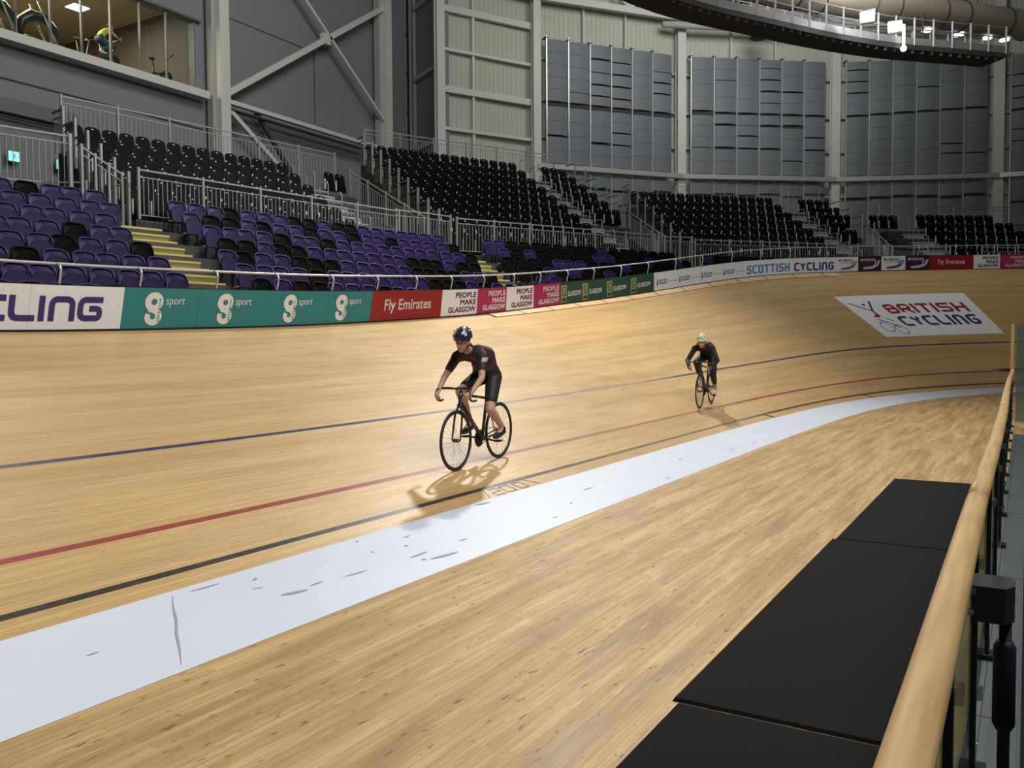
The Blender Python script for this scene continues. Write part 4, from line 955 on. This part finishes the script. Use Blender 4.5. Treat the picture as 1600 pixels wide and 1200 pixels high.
# latch box with its drop bolt
lx, ly, lz = -.078, 2.89, .79
root = empty('gate_latch', 'black six-sided latch box with chrome clamps on a drop bolt beside the handrail', 'latch', (lx, ly, -.08)); ro = V(lx, ly, -.08)
mb = MB(); pr = [(-.052, -.05), (.035, -.05), (.058, -.02), (.058, .03), (.03, .055), (-.052, .055)]
lo = [V(lx+x, ly+y*1.5, lz-.055)-ro for x, y in pr]; hi = [V(lx+x, ly+y*1.5, lz+.05)-ro for x, y in pr]
mb.grid([lo, hi], 'latch', close=True); mb.cap([6+k for k in range(6)], 'latch'); mb.cap([k for k in range(6)][::-1], 'blackm'); mb.build('latch_box', root)
mb = MB()
for y in (-.07, .07): mb.box(V(lx-.055, ly+y, lz+.035)-ro, (.03, .025, .02), 'chrome'); mb.tube([V(lx-.06, ly+y, lz-.03)-ro, V(lx-.045, ly+y, lz-.03)-ro], .012, 'chrome', 10)
mb.build('chrome_clamp', root)
mb = MB(); mb.tube([V(lx+.035, ly, -.08)-ro, V(lx+.035, ly, lz-.05)-ro], .017, 'blackm', 14); mb.build('drop_bolt', root, True)
mb = MB(); mb.tube([V(lx+.034, ly, .40)-ro, V(lx+.034, ly, .42)-ro, V(lx+.034, ly, .65)-ro, V(lx+.034, ly, .67)-ro], [.02, .031, .031, .02], 'blackm', 14); mb.build('bolt_sleeve', root, True)
# grey walkway edge, sunken floor beyond
mb = MB(); mb.box((-.105, 8.0, -.13), (.185, 19, .1), 'ffloor')
for y in (-1, 1.6, 4.2, 6.8, 9.4, 12.0, 14.6): mb.box((-.105, y, -.0795), (.185, .006, .002), 'bbase')
mb.box((-.15, 8, -.0795), (.004, 19, .002), 'bbase')
structure(mb.build('walkway_edge'))
mb = MB()
for y, x in ((3.9, -.15), (5.0, -.12), (3.9, -.05), (6.6, -.06), (9, -.13)): mb.tube([(x, y, -.081), (x, y, -.0775)], .004, 'chip', 8)
scr = mb.build('walkway_screws'); scr['kind'] = 'stuff'; tag(scr, 'small bright screw heads in the grey walkway edge', 'screws')
mb = MB(); mb.box((6, 4, -1.3), (12, 26, .1), 'blackm'); structure(mb.build('floor_lower'))
# tall glass screen across the end of the rail
root = empty('glass_screen', 'green tinted glass screen with a pale timber end post past the handrail', 'screen', (-.25, 19.9, -.08)); ro = V(-.25, 19.9, -.08)
mb = MB(); mb.bar(V(-.272, 19.9, .95)-ro, V(-.272, 19.9, 1.90)-ro, .055, .06, 'rail_wood'); mb.build('end_post', root)
mb = MB(); mb.bar(V(-.25, 19.9, 1.88)-ro, V(3, 19.95, 1.80)-ro, .02, .02, 'galvd'); mb.build('top_rail', root)
M['glass2'] = mat('green_glass', (.10, .15, .13), .2, alpha=.55)
mb = MB()
mb.box(V(1.4, 19.92, .9)-ro, (3.2, .015, 1.9), 'glass2'); mb.build('glass_panel', root)
# black mats
for y0, y1, x0, lab in ((-1.0, 3.66, -1.335, 'black rubber mat nearest the camera beside the wooden handrail'), (3.69, 7.42, -1.37, 'black rubber mat in the middle of the row beside the handrail'), (7.435, 11.08, -1.345, 'black rubber mat farthest from the camera in the row')):
    mb = MB(); x1 = -.36; z = -.074; r = .02
    top = [(x0+.01, y0+.01), (x1-.01, y0+.01), (x1-.01, y1-.01), (x0+.01, y1-.01)]; bot = [(x0, y0), (x1, y0), (x1, y1), (x0, y1)]
    mb.face([(x, y, -.068) for x, y in top], 'mat'); mb.grid([[(x, y, -.0845) for x, y in bot], [(x, y, -.068) for x, y in top]], 'mat', close=True)
    tag(mb.build('rubber_mat'), lab, 'mat', 'black rubber mats')

# ------------------------------------------------------------------ bicycles and riders
M['tyre'] = mat('tyre', (.02, .019, .018), .6); M['rim'] = mat('rim', (.03, .03, .032), .35, metal=.3); M['frameb'] = mat('frame_black', (.012, .013, .016), .3, coat=.5)
M['skin'] = mat('skin', (.50, .30, .21), .55, noise=.06, nscale=12); M['skin2'] = mat('skin_rosy', (.46, .27, .19), .55); M['lip'] = mat('lips', (.30, .10, .08), .5); M['eyew'] = mat('eye', (.03, .02, .02), .2)
M['jblk'] = mat('jersey_black', (.018, .012, .02), .7); M['jred'] = mat('jersey_burgundy', (.10, .008, .018), .7); M['jteal'] = mat('jersey_teal', (.01, .07, .075), .7); M['jwhite'] = mat('jersey_white', (.5, .48, .42), .7); M['jyel'] = mat('band_yellow', (.45, .32, .06), .7)
M['shorts'] = mat('shorts_black', (.008, .009, .011), .6); M['suit'] = mat('suit_black', (.009, .008, .010), .65); M['helb'] = mat('helmet_blue', (.018, .025, .085), .25, coat=.5); M['helw'] = mat('helmet_white', (.6, .62, .66), .25)
M['hely'] = mat('helmet_lime', (.72, .78, .42), .3); M['hair'] = mat('hair_brown', (.07, .035, .02), .6); M['shoeb'] = mat('shoe_black', (.012, .01, .02), .35); M['shoew'] = mat('shoe_white', (.7, .72, .75), .35)
M['gymtop'] = mat('gym_top_yellow', (.60, .62, .14), .7); M['gymleg'] = mat('gym_leggings', (.02, .09, .13), .6); M['machine'] = mat('machine_dark', (.03, .03, .03), .3); M['machs'] = mat('machine_silver', (.35, .35, .33), .35, metal=.4)

def wheel(root, x, name):
    R = .335; mk = empty  # wheel axis along local y
    c = V(x, 0, R); ring = lambda r: [c+V(math.cos(a)*r, 0, math.sin(a)*r) for a in [2*PI*k/40 for k in range(40)]]
    mb = MB(); mb.tube(ring(R-.012), .0125, 'tyre', 8, closed=True); o = mb.build(name, root, True)
    mb = MB(); mb.tube(ring(R-.033), .011, 'rim', 6, closed=True); mb.build('rim', o, True)
    mb = MB(); mb.tube([c+V(0, -.05, 0), c+V(0, -.025, 0), c+V(0, .025, 0), c+V(0, .05, 0)], [.01, .022, .022, .01], 'galvd', 10); mb.build('hub', o, True)
    mb = MB()
    for k in range(24):
        a = 2*PI*k/24; b = a+(.35 if k % 2 else -.35); s_ = .028*(1 if k % 4 < 2 else -1)
        mb.tube([c+V(math.cos(b)*.02, s_, math.sin(b)*.02), c+V(math.cos(a)*(R-.04), 0, math.sin(a)*(R-.04))], .0014, 'galvd', 4, caps=False)
    mb.build('spokes', o)
def bicycle(label, loc, rot, crank, group=None):
    r = empty('racing_bicycle', label, 'bicycle', loc, 0, group); r.rotation_mode = 'QUATERNION'; r.rotation_quaternion = rot
    wheel(r, .5, 'front_wheel'); wheel(r, -.5, 'rear_wheel')
    BB = V(-.085, 0, .285); ht = V(.375, 0, .86); hb = V(.405, 0, .73); st = V(-.225, 0, .80)
    mb = MB(); mb.tube([hb+V(-.004, 0, .03), BB], [.021, .024], 'frameb', 12); mb.tube([ht-V(-.004, 0, .03), st-V(-.01, 0, .06)], .016, 'frameb', 12); mb.tube([BB, st], [.019, .016], 'frameb', 12); mb.tube([hb, ht], .020, 'frameb', 12)
    for s_ in (-1, 1):
        mb.tube([BB+V(0, .03*s_, 0), V(-.3, .04*s_, .31), V(-.5, .058*s_, .335)], .009, 'frameb', 8); mb.tube([st-V(-.01, -.01*s_, .05), V(-.5, .058*s_, .335)], .007, 'frameb', 8)
    mb.tube([BB-V(0, .036, 0), BB+V(0, .036, 0)], .024, 'frameb', 12); mb.build('frame', r, True)
    mb = MB()
    for s_ in (-1, 1): mb.tube([hb+V(0, .012*s_, -.02), V(.43, .045*s_, .62), V(.47, .05*s_, .46), V(.5, .052*s_, .335)], [.014, .013, .011, .008], 'frameb', 8)
    mb.ell(hb+V(0, 0, -.02), (.025, .035, .025), 'frameb'); mb.build('fork', r, True)
    mb = MB(); sc = V(.45, 0, .90); mb.tube([ht, ht+V(-.004, 0, .03), sc], .017, 'frameb', 10); mb.build('stem', r, True)
    mb = MB()
    pts = [V(.45, -.205, .90)]
    half = lambda s_: [V(.45, .0, .90), V(.45, .12*s_, .902), V(.455, .19*s_, .90), V(.48, .208*s_, .898), V(.53, .21*s_, .89), V(.556, .21*s_, .855), V(.55, .21*s_, .81), V(.515, .21*s_, .775), V(.46, .21*s_, .765), V(.41, .21*s_, .77)]
    for s_ in (-1, 1): mb.tube(half(s_), .0135, 'frameb', 8)
    mb.build('handlebar', r, True)
    mb = MB(); mb.tube([st-V(0, 0, .02), V(-.25, 0, .905)], .0135, 'frameb', 10); mb.build('seat_post', r, True)
    mb = MB(); rows = []
    for i, (x, wd, z) in enumerate(((-.385, .055, .93), (-.37, .066, .937), (-.30, .060, .932), (-.22, .032, .930), (-.12, .022, .930), (-.105, .012, .922))):
        rows.append([V(x, wd*math.cos(a), z+.016*math.sin(a) if math.sin(a) > 0 else z+.028*math.sin(a)) for a in [2*PI*k/12 for k in range(12)]])
    mb.grid(rows, 'frameb', close=True); mb.cap(range(12), 'frameb'); mb.cap([60+k for k in range(12)][::-1], 'frameb'); mb.build('saddle', r, True)
    ck = MB(); ck.tube([BB+V(0, -.045, 0), BB+V(0, -.040, 0)], .095, 'blackm', 28); ck.tube([BB+V(math.cos(a)*.097, -.043, math.sin(a)*.097) for a in [2*PI*k/28 for k in range(28)]], .004, 'galvd', 4, closed=True)
    cko = ck.build('crankset', r, True); ped = []
    for s_, a in ((1, crank), (-1, crank+PI)):
        e = BB+V(math.cos(a)*.168, .075*s_, math.sin(a)*.168); mb = MB(); mb.tube([BB+V(0, .05*s_, 0), e-V(0, .005*s_, 0)], [.014, .010], 'blackm', 8); mb.build('crank_arm', cko, True)
        mb = MB(); mb.box(e+V(0, .045*s_, 0), (.085, .075, .018), 'blackm'); mb.build('pedal', cko); ped.append(e+V(0, .045*s_, 0))
    mb = MB(); 
    mb.tube([BB+V(0, -.043, .095), V(-.5, -.043, .335+.032)], .0045, 'galvd', 5); mb.tube([BB+V(0, -.043, -.095), V(-.5, -.043, .335-.032)], .0045, 'galvd', 5)
    mb.tube([V(-.5+math.cos(a)*.032, -.043, .335+math.sin(a)*.032) for a in [2*PI*k/14 for k in range(14)]], .005, 'galvd', 5, closed=True); mb.build('chain', r, True)
    return r, ped

def capsule(mb, p0, r0, p1, r1, m='skin', n=12):
    p0 = Vector(p0); p1 = Vector(p1); d = (p1-p0); L = d.length
    d = d/L if L > 1e-6 else V(0, 0, 1); x = d.cross(V(0, 0, 1)); x = x.normalized() if x.length > .1 else d.cross(V(1, 0, 0)).normalized(); y = d.cross(x); rows = []
    for c, r, ts in ((p0, r0, (-88, -60, -30, 0)), (p1, r1, (0, 30, 60, 88))):
        for t in ts:
            t = math.radians(t); rows.append([c+d*r*math.sin(t)+(x*math.cos(a)+y*math.sin(a))*r*math.cos(t) for a in [2*PI*k/n for k in range(n)]])
    i0 = len(mb.v); mb.grid(rows, m, close=True); mb.cap([i0+k for k in range(n)][::-1], m); mb.cap([i0+(len(rows)-1)*n+k for k in range(n)], m)
def fuse(mb, name, voxel, mats, paint=None, smooth=5):
    """merge overlapping closed volumes into one continuous skin"""
    o = bpy.data.objects.new('tmp', mb.mesh('tmp')); C.objects.link(o)
    r = o.modifiers.new('r', 'REMESH'); r.mode = 'VOXEL'; r.voxel_size = voxel; s_ = o.modifiers.new('s', 'SMOOTH'); s_.factor = .5; s_.iterations = smooth
    dg = bpy.context.evaluated_depsgraph_get(); dg.update(); me = bpy.data.meshes.new_from_object(o.evaluated_get(dg)); me.name = name
    bpy.data.objects.remove(o); me.materials.clear()
    for m in mats: me.materials.append(M[m])
    if paint: me.polygons.foreach_set('material_index', [paint(p.center) for p in me.polygons])
    else: me.polygons.foreach_set('material_index', [0]*len(me.polygons))
    me.polygons.foreach_set('use_smooth', [True]*len(me.polygons)); me.update(); return me
def ik(a, b, l1, l2, hint):
    a, b = Vector(a), Vector(b); d = b-a; L = min(d.length, (l1+l2)*.998); u = d.normalized(); x = (l1*l1-l2*l2+L*L)/(2*L); h = math.sqrt(max(0, l1*l1-x*x))
    hv = Vector(hint); hv = (hv-u*hv.dot(u)).normalized(); return a+u*x+hv*h
def person(label, loc, rot, J, style, voxel=.0075, rz=None):
    """J: joints in local coordinates (x forward, y left, z up)"""
    r = empty('person', label, 'person', loc)
    if rot is not None: r.rotation_mode = 'QUATERNION'; r.rotation_quaternion = rot
    hip = Vector(J['hip']); neck = Vector(J['neck']); head = Vector(J['head']); look = Vector(J['look']).normalized(); up = (V(0, 0, 1)-look*look.z).normalized(); lat = V(0, 1, 0)
    k = J.get('k', 1)
    B = MB(); torso = MB(); shorts = MB()
    mid = (hip+neck)/2+Vector(J.get('bow', (-.05, 0, .04)))
    def both(mbs, *a):
        for m_, e in mbs: capsule(m_, a[0], a[1]+e, a[2], a[3]+e)
    spine = [hip, hip.lerp(mid, .55), mid, mid.lerp(neck, .6), neck]
    for s_ in (-1, 1):
        y = V(0, s_, 0)
        both(((B, 0), (shorts, .010)), hip+y*.075, .095, hip+y*.06+(mid-hip)*.35, .088)
        both(((B, 0), (torso, .010)), hip+y*.055+(mid-hip)*.35, .085, mid+y*.06, .088)
        both(((B, 0), (torso, .010)), mid+y*.06, .090, neck.lerp(mid, .25)+y*.075, .088)
        sh = Vector(J['shoulder']); sh.y = s_*abs(sh.y)
        both(((B, 0), (torso, .010)), neck.lerp(mid, .22)+y*.06, .080, sh, .056)
    capsule(B, neck-(neck-mid).normalized()*.03, .055, head-look*.03-up*.06, .050)
    capsule(torso, neck-(neck-mid).normalized()*.06, .075, neck-(neck-mid).normalized()*.01, .062)
    # head: skull, face, jaw, nose, brow, ears
    B.ell(head-look*.015+up*.02, (.098, .075, .105), 'skin', ax=(look, lat, up)); B.ell(head+look*.035-up*.03, (.062, .058, .082), 'skin', ax=(look, lat, up))
    capsule(B, head+look*.055-up*.085, .026, head+look*.075-up*.082, .022); capsule(B, head+look*.092+up*.002, .009, head+look*.113-up*.030, .012)
    for s_ in (-1, 1): B.ell(head+lat*.076*s_-look*.01-up*.012, (.020, .010, .030), 'skin', ax=(look, lat, up)); capsule(B, head+look*.085+lat*.015*s_+up*.018, .012, head+look*.078+lat*.045*s_+up*.016, .011)
    capsule(B, head+look*.093-up*.055, .011, head+look*.088+lat*.02-up*.055, .009); capsule(B, head+look*.093-up*.055, .011, head+look*.088-lat*.02-up*.055, .009)
    cuffs = []; feet = []
    for side, s_ in (('L', 1), ('R', -1)):
        sh = Vector(J['shoulder']); sh.y = s_*abs(sh.y); hd = Vector(J['hand'+side]); el = ik(sh, hd, .285*k, .255*k, J.get('elbow', (-.3, s_*.8, -.4)) if 'elbow' in J else (-.25, s_*.7, -.5))
        hd = el+(hd-el).normalized()*min((hd-el).length, .262*k)
        capsule(B, sh, .048, el, .036); capsule(B, el, .037, hd, .025)
        if style['sleeve'] == 'short': capsule(torso, sh, .060, sh.lerp(el, .62), .049)
        elif style['sleeve'] == 'long': capsule(torso, sh, .058, el, .046); capsule(torso, el, .047, el.lerp(hd, .93), .036)
        else: capsule(torso, sh-V(0, .03*s_, 0), .056, sh-V(0, .02*s_, 0), .05)
        # hand: palm plus fingers wrapped round the grip, thumb on the inner side
        g = Vector(J['grip']).normalized(); fdir = (hd-el).normalized(); palm = hd+fdir*.045; nrm = V(0, 0, -1) if abs(fdir.z) < .8 else V(1, 0, 0)
        w_ = g-fdir*g.dot(fdir); w_ = w_.normalized() if w_.length > .2 else V(0, 0, 1); dn = fdir.cross(w_).normalized()
        if dn.dot(V(0, -s_, 0)) < 0: dn = -dn
        for q in (-.022, 0, .022): capsule(B, hd+w_*q*.6, .016, palm+w_*q, .0145)
        for q, ln in ((-.031, .026), (-.011, .031), (.010, .030), (.030, .024)):
            a0 = palm+w_*q+fdir*.015; a1 = a0+fdir*ln*.75+dn*.012; a2 = a1+dn*ln-fdir*.006; a3 = a2-fdir*ln*.7+dn*.004
            capsule(B, a0, .0095, a1, .009); capsule(B, a1, .009, a2, .0085); capsule(B, a2, .0085, a3, .008)
        t0 = hd+w_*.020+fdir*.01; t1 = t0+w_*.018+fdir*.028+dn*.012; t2 = t1+fdir*.018+dn*.022; capsule(B, t0, .012, t1, .011); capsule(B, t1, .0105, t2, .009)
        # leg
        hp = hip+V(0, .088*s_, -.01); ft = Vector(J['foot'+side]); an = ft+V(-.105, 0, .105) if 'anklet' not in J else ft+Vector(J['anklet']); kn = ik(hp, an, .425*k, .415*k, (1, .12*s_, .25))
        capsule(B, hp, .088, kn, .054); capsule(B, kn, .053, kn.lerp(an, .35)+V(-.012, 0, 0), .052); capsule(B, kn.lerp(an, .35)+V(-.012, 0, 0), .050, an, .033)
        capsule(B, an, .032, ft+V(.01, 0, .025), .030); capsule(B, ft+V(.0, 0, .025), .03, ft+V(.06, 0, .018), .024); capsule(B, an, .030, an+V(-.03, 0, -.045), .026)
        f_ = style['leg']
        if f_ <= 1: capsule(shorts, hp, .100, hp.lerp(kn, f_), .100+(.066-.100)*f_)
        else: capsule(shorts, hp, .099, kn, .065); capsule(shorts, kn, .064, kn.lerp(an, .35)+V(-.012, 0, 0), .061); capsule(shorts, kn.lerp(an, .35)+V(-.012, 0, 0), .06, kn.lerp(an, f_-1), .048)
        S = MB(); capsule(S, an+V(-.025, 0, -.055), .038, ft+V(.01, 0, .018), .040); capsule(S, ft+V(0, 0, .018), .040, ft+V(.075, 0, .012), .030); capsule(S, an+V(-.012, 0, -.03), .040, an+V(-.008, 0, -.015), .040)
        feet.append(S)
    o = bpy.data.objects.new('body', fuse(B, 'body', voxel, ['skin'])); C.objects.link(o); o.parent = r
    for mb_, nm, ms, pt in ((torso, 'jersey', style['top'], style.get('paint')), (shorts, style.get('legname', 'cycling_shorts'), style['bottom'], None)):
        q = bpy.data.objects.new(nm, fuse(mb_, nm, .009, ms, pt, 4)); C.objects.link(q); q.parent = r
    for S in feet: q = bpy.data.objects.new('shoe', fuse(S, 'shoe', .008, [style['shoe']], None, 3)); C.objects.link(q); q.parent = r
    for s_ in (-1, 1):
        mb = MB(); mb.ell(head+look*.092+lat*.030*s_+up*.004, (.008, .013, .008), 'eyew', ax=(look, lat, up), nu=10, nv=6); mb.build('eye', r, True)
    mb = MB(); mb.ell(head+look*.1005-up*.056, (.006, .022, .007), 'lip', ax=(look, lat, up), nu=10, nv=6); mb.build('mouth', r, True)
    if style.get('helmet'):
        m1, m2 = style['helmet']; mb = MB(); hc = head-look*.025+up*.045; rows = []
        for j in range(9):
            t = -.12+(PI/2+.12)*j/8; rows.append([hc+look*(.142*math.cos(t)*math.cos(a)-.02*max(0, -math.cos(a))*math.cos(t))+lat*.104*math.cos(t)*math.sin(a)+up*(.118*math.sin(t)-.0) for a in [2*PI*q/24 for q in range(24)]])
        mb.grid(rows, lambda i, j: (m2 if (j % 6 == 3 and 1 < i < 7) else m1) if style.get('stripe') else m1, close=True)
        mb.grid([rows[0], [hc+(p-hc)*.86 for p in rows[0]]], 'bbase', close=True, flip=True); h_ = mb.build('helmet', r, True)
        mb = MB()
        for q in range(-2, 3):
            for a0, a1 in ((.35, .75), (.95, 1.35), (1.75, 2.2)):
                pts = [hc+look*.146*math.cos(t)*math.cos(q*.13)+lat*(.032*q+.0*t)*(.8+.4*math.sin(t))+up*.1195*math.sin(t)*(1-.05*q*q) for t in np.linspace(a0, a1, 4)]
                mb.tube(pts, [.002, .006, .006, .002], style.get('vent', 'bbase'), 6)
        mb.build('helmet_vents', h_, True)
        mb = MB()
        for s_ in (-1, 1): mb.tube([hc+lat*.085*s_-look*.01-up*.01, head+lat*.066*s_-up*.05, head+look*.03+lat*.02*s_-up*.112], .005, 'bbase', 5)
        mb.build('chin_strap', h_, True)
    if style.get('hair'):
        H = MB(); H.ell(head-look*.03+up*.02, (.098, .082, .10), 'hair', ax=(look, lat, up)); capsule(H, head-look*.08-up*.06, .055, head-look*.17-up*.10, .050); capsule(H, head-look*.17-up*.10, .050, head-look*.26-up*.15, .018)
        q = bpy.data.objects.new('hair', fuse(H, 'hair', .008, ['hair'], None, 2)); C.objects.link(q); q.parent = r
        if not style.get('helmet'): q.location = -look*.012
    return r

def frame_on_track(front, rear, lean=0):
    f = Vector(front); b = Vector(rear); x = (f-b).normalized(); z = V(0, 0, 1); y = z.cross(x).normalized(); z = x.cross(y); m = Matrix((x, y, z)).transposed().to_quaternion()
    if lean: m = m @ Matrix.Rotation(lean, 3, 'X').to_quaternion()
    return (f+b)/2, m
def on_track(x, y):
    """height of the banking below a point"""
    best = min(((surf(s, t)-V(x, y, 0)).to_2d().length, surf(s, t).z) for s in np.arange(y-3, y+4, .1) for t in np.arange(0, 3, .03)); return best[1]
# near rider
pf = (-5.33, 7.70); pr_ = (-5.40, 8.70)
c1, q1 = frame_on_track((*pf, on_track(*pf)), (*pr_, on_track(*pr_)), 0)
b1, ped1 = bicycle('black track bicycle under the rider in burgundy jersey on the red line', c1, q1, PI+.25)
def paint1(c):
    if c.z < 1.095 and c.x < -.02: return 2
    if abs(c.y) > .20 and c.z < 1.225: return 3 if c.z > 1.20 else (4 if c.z > 1.183 else 0)
    if abs(c.y) > .155 and c.z > 1.24: return 0
    return 1 if (math.sin(c.x*38+c.z*22) > -.35) else 0
J1 = dict(hip=(-.235, 0, 1.0), neck=(.175, 0, 1.29), shoulder=(.165, .165, 1.235), head=(.315, 0, 1.405), look=(1, .12, -.22), handL=(.525, .21, .855), handR=(.525, -.21, .855), grip=(.3, 0, 1), footL=tuple(ped1[0]+V(0, 0, .045)), footR=tuple(ped1[1]+V(0, 0, .045)), k=1.0, bow=(-.09, 0, .10))
person('cyclist in burgundy and black jersey with blue helmet riding along the red line', c1, q1, J1, dict(sleeve='short', leg=.72, top=['jblk', 'jred', 'jteal', 'jwhite', 'jyel'], bottom=['shorts'], shoe='shoeb', helmet=('helb', 'helw'), stripe=True, hair=True, paint=paint1))
# far rider
pf = (-5.46, 16.20); pr_ = (-5.55, 17.20)
c2, q2 = frame_on_track((*pf, on_track(*pf)), (*pr_, on_track(*pr_)), 0)
b2, ped2 = bicycle('black track bicycle with white details under the rider in black', c2, q2, PI+.62)
J2 = dict(hip=(-.24, 0, .975), neck=(.17, 0, 1.20), shoulder=(.155, .17, 1.155), head=(.30, 0, 1.285), look=(1, .05, -.18), handL=(.47, .21, .80), handR=(.47, -.21, .80), grip=(.3, 0, 1), footL=tuple(ped2[0]+V(0, 0, .045)), footR=tuple(ped2[1]+V(0, 0, .045)), k=1.0, bow=(-.06, 0, .07))
person('cyclist all in black with pale yellow helmet farther back on the track', c2, q2, J2, dict(sleeve='long', leg=1.6, top=['suit'], bottom=['suit'], legname='leggings', shoe='shoew', helmet=('hely', 'hely'), vent='bbase'))

# gym: exercise bike rider, machines
def gym_machine(c, rz, lab, kind, s=1.0):
    r = empty('exercise_machine', lab, 'exercise machine', c, rz); r.scale = (s, s, s)
    if kind == 'elliptical':
        mb = MB(); mb.tube([(-.55, 0, .15), (-.5, 0, .62), (-.2, 0, .85), (.2, 0, .85), (.5, 0, .6), (.6, 0, .2)], [.10, .16, .2, .2, .16, .1], 'machine', 14); mb.build('shroud', r, True)
        mb = MB(); mb.tube([(.5, .25, .1), (.2, .25, .6), (-.1, .22, 1.3)], .035, 'machs', 8); mb.tube([(.5, -.25, .1), (.2, -.25, .6), (-.1, -.22, 1.3)], .035, 'machs', 8); mb.build('handle_arm', r, True)
        mb = MB(); mb.box((0, 0, .05), (1.5, .5, .08), 'machs'); mb.build('base', r)
        mb = MB(); mb.tube([(-.7, .2, .12), (-.2, .3, .3), (.3, .3, .25)], .03, 'machs', 8); mb.build('foot_rail', r, True)
    else:
        mb = MB(); mb.tube([(.3, 0, .08), (.25, 0, .5), (.38, 0, 1.05)], .035, 'machine', 8); mb.tube([(-.3, 0, .08), (-.15, 0, .5), (-.22, 0, .88)], .035, 'machine', 8); mb.tube([(-.15, 0, .4), (.28, 0, .45)], .04, 'machine', 8); mb.build('frame', r, True)
        mb = MB(); mb.tube([(.3, -.03, .35), (.3, .03, .35)], .22, 'machine', 20); mb.build('flywheel', r, True)
        mb = MB(); mb.tube([(.5, -.2, 1.15), (.38, -.2, 1.05), (.38, .2, 1.05), (.5, .2, 1.15)], .02, 'machine', 8); mb.build('handlebar', r, True)
        mb = MB(); mb.ell((-.22, 0, .9), (.13, .08, .04), 'machine'); mb.build('saddle', r, True)
        mb = MB(); mb.box((-.3, 0, .04), (.08, .5, .05), 'machs'); mb.box((.3, 0, .04), (.08, .5, .05), 'machs'); mb.build('base', r)
gym_machine((-27.1, 16.1, 11.15), PI/2, 'large dark rounded exercise machine in the gym, right of two', 'elliptical', 1.0)
gym_machine((-27.1, 14.8, 11.15), PI/2, 'large dark rounded exercise machine at the left edge of the gym window', 'elliptical', 1.0)
gym_machine((-27.1, 18.45, 11.0), PI/2, 'exercise bike under the person in yellow top in the gym', 'bike')
gym_machine((-27.6, 17.9, 11.0), PI/2+.3, 'dark exercise bike behind the window left of the person', 'bike')
gym_machine((-27.1, 20.5, 11.0), PI/2-.2, 'dark exercise bike low in the right part of the gym window', 'bike')
J3 = dict(hip=(-.24, 0, .98), neck=(.10, 0, 1.36), shoulder=(.08, .16, 1.31), head=(.20, 0, 1.47), look=(1, 0, -.35), handL=(.42, .2, 1.08), handR=(.42, -.2, 1.08), grip=(.3, 0, 1), footL=(.05, .13, .30), footR=(-.15, -.13, .5), bow=(-.03, 0, .03))
person('person in yellow top and blue leggings leaning over an exercise bike behind the gym window', V(-27.1, 18.45, 11.0), Matrix.Rotation(PI/2, 3, 'Z').to_quaternion(), J3, dict(sleeve='none', leg=1.9, top=['gymtop'], bottom=['gymleg'], legname='leggings', shoe='shoew', hair=True), voxel=.012)
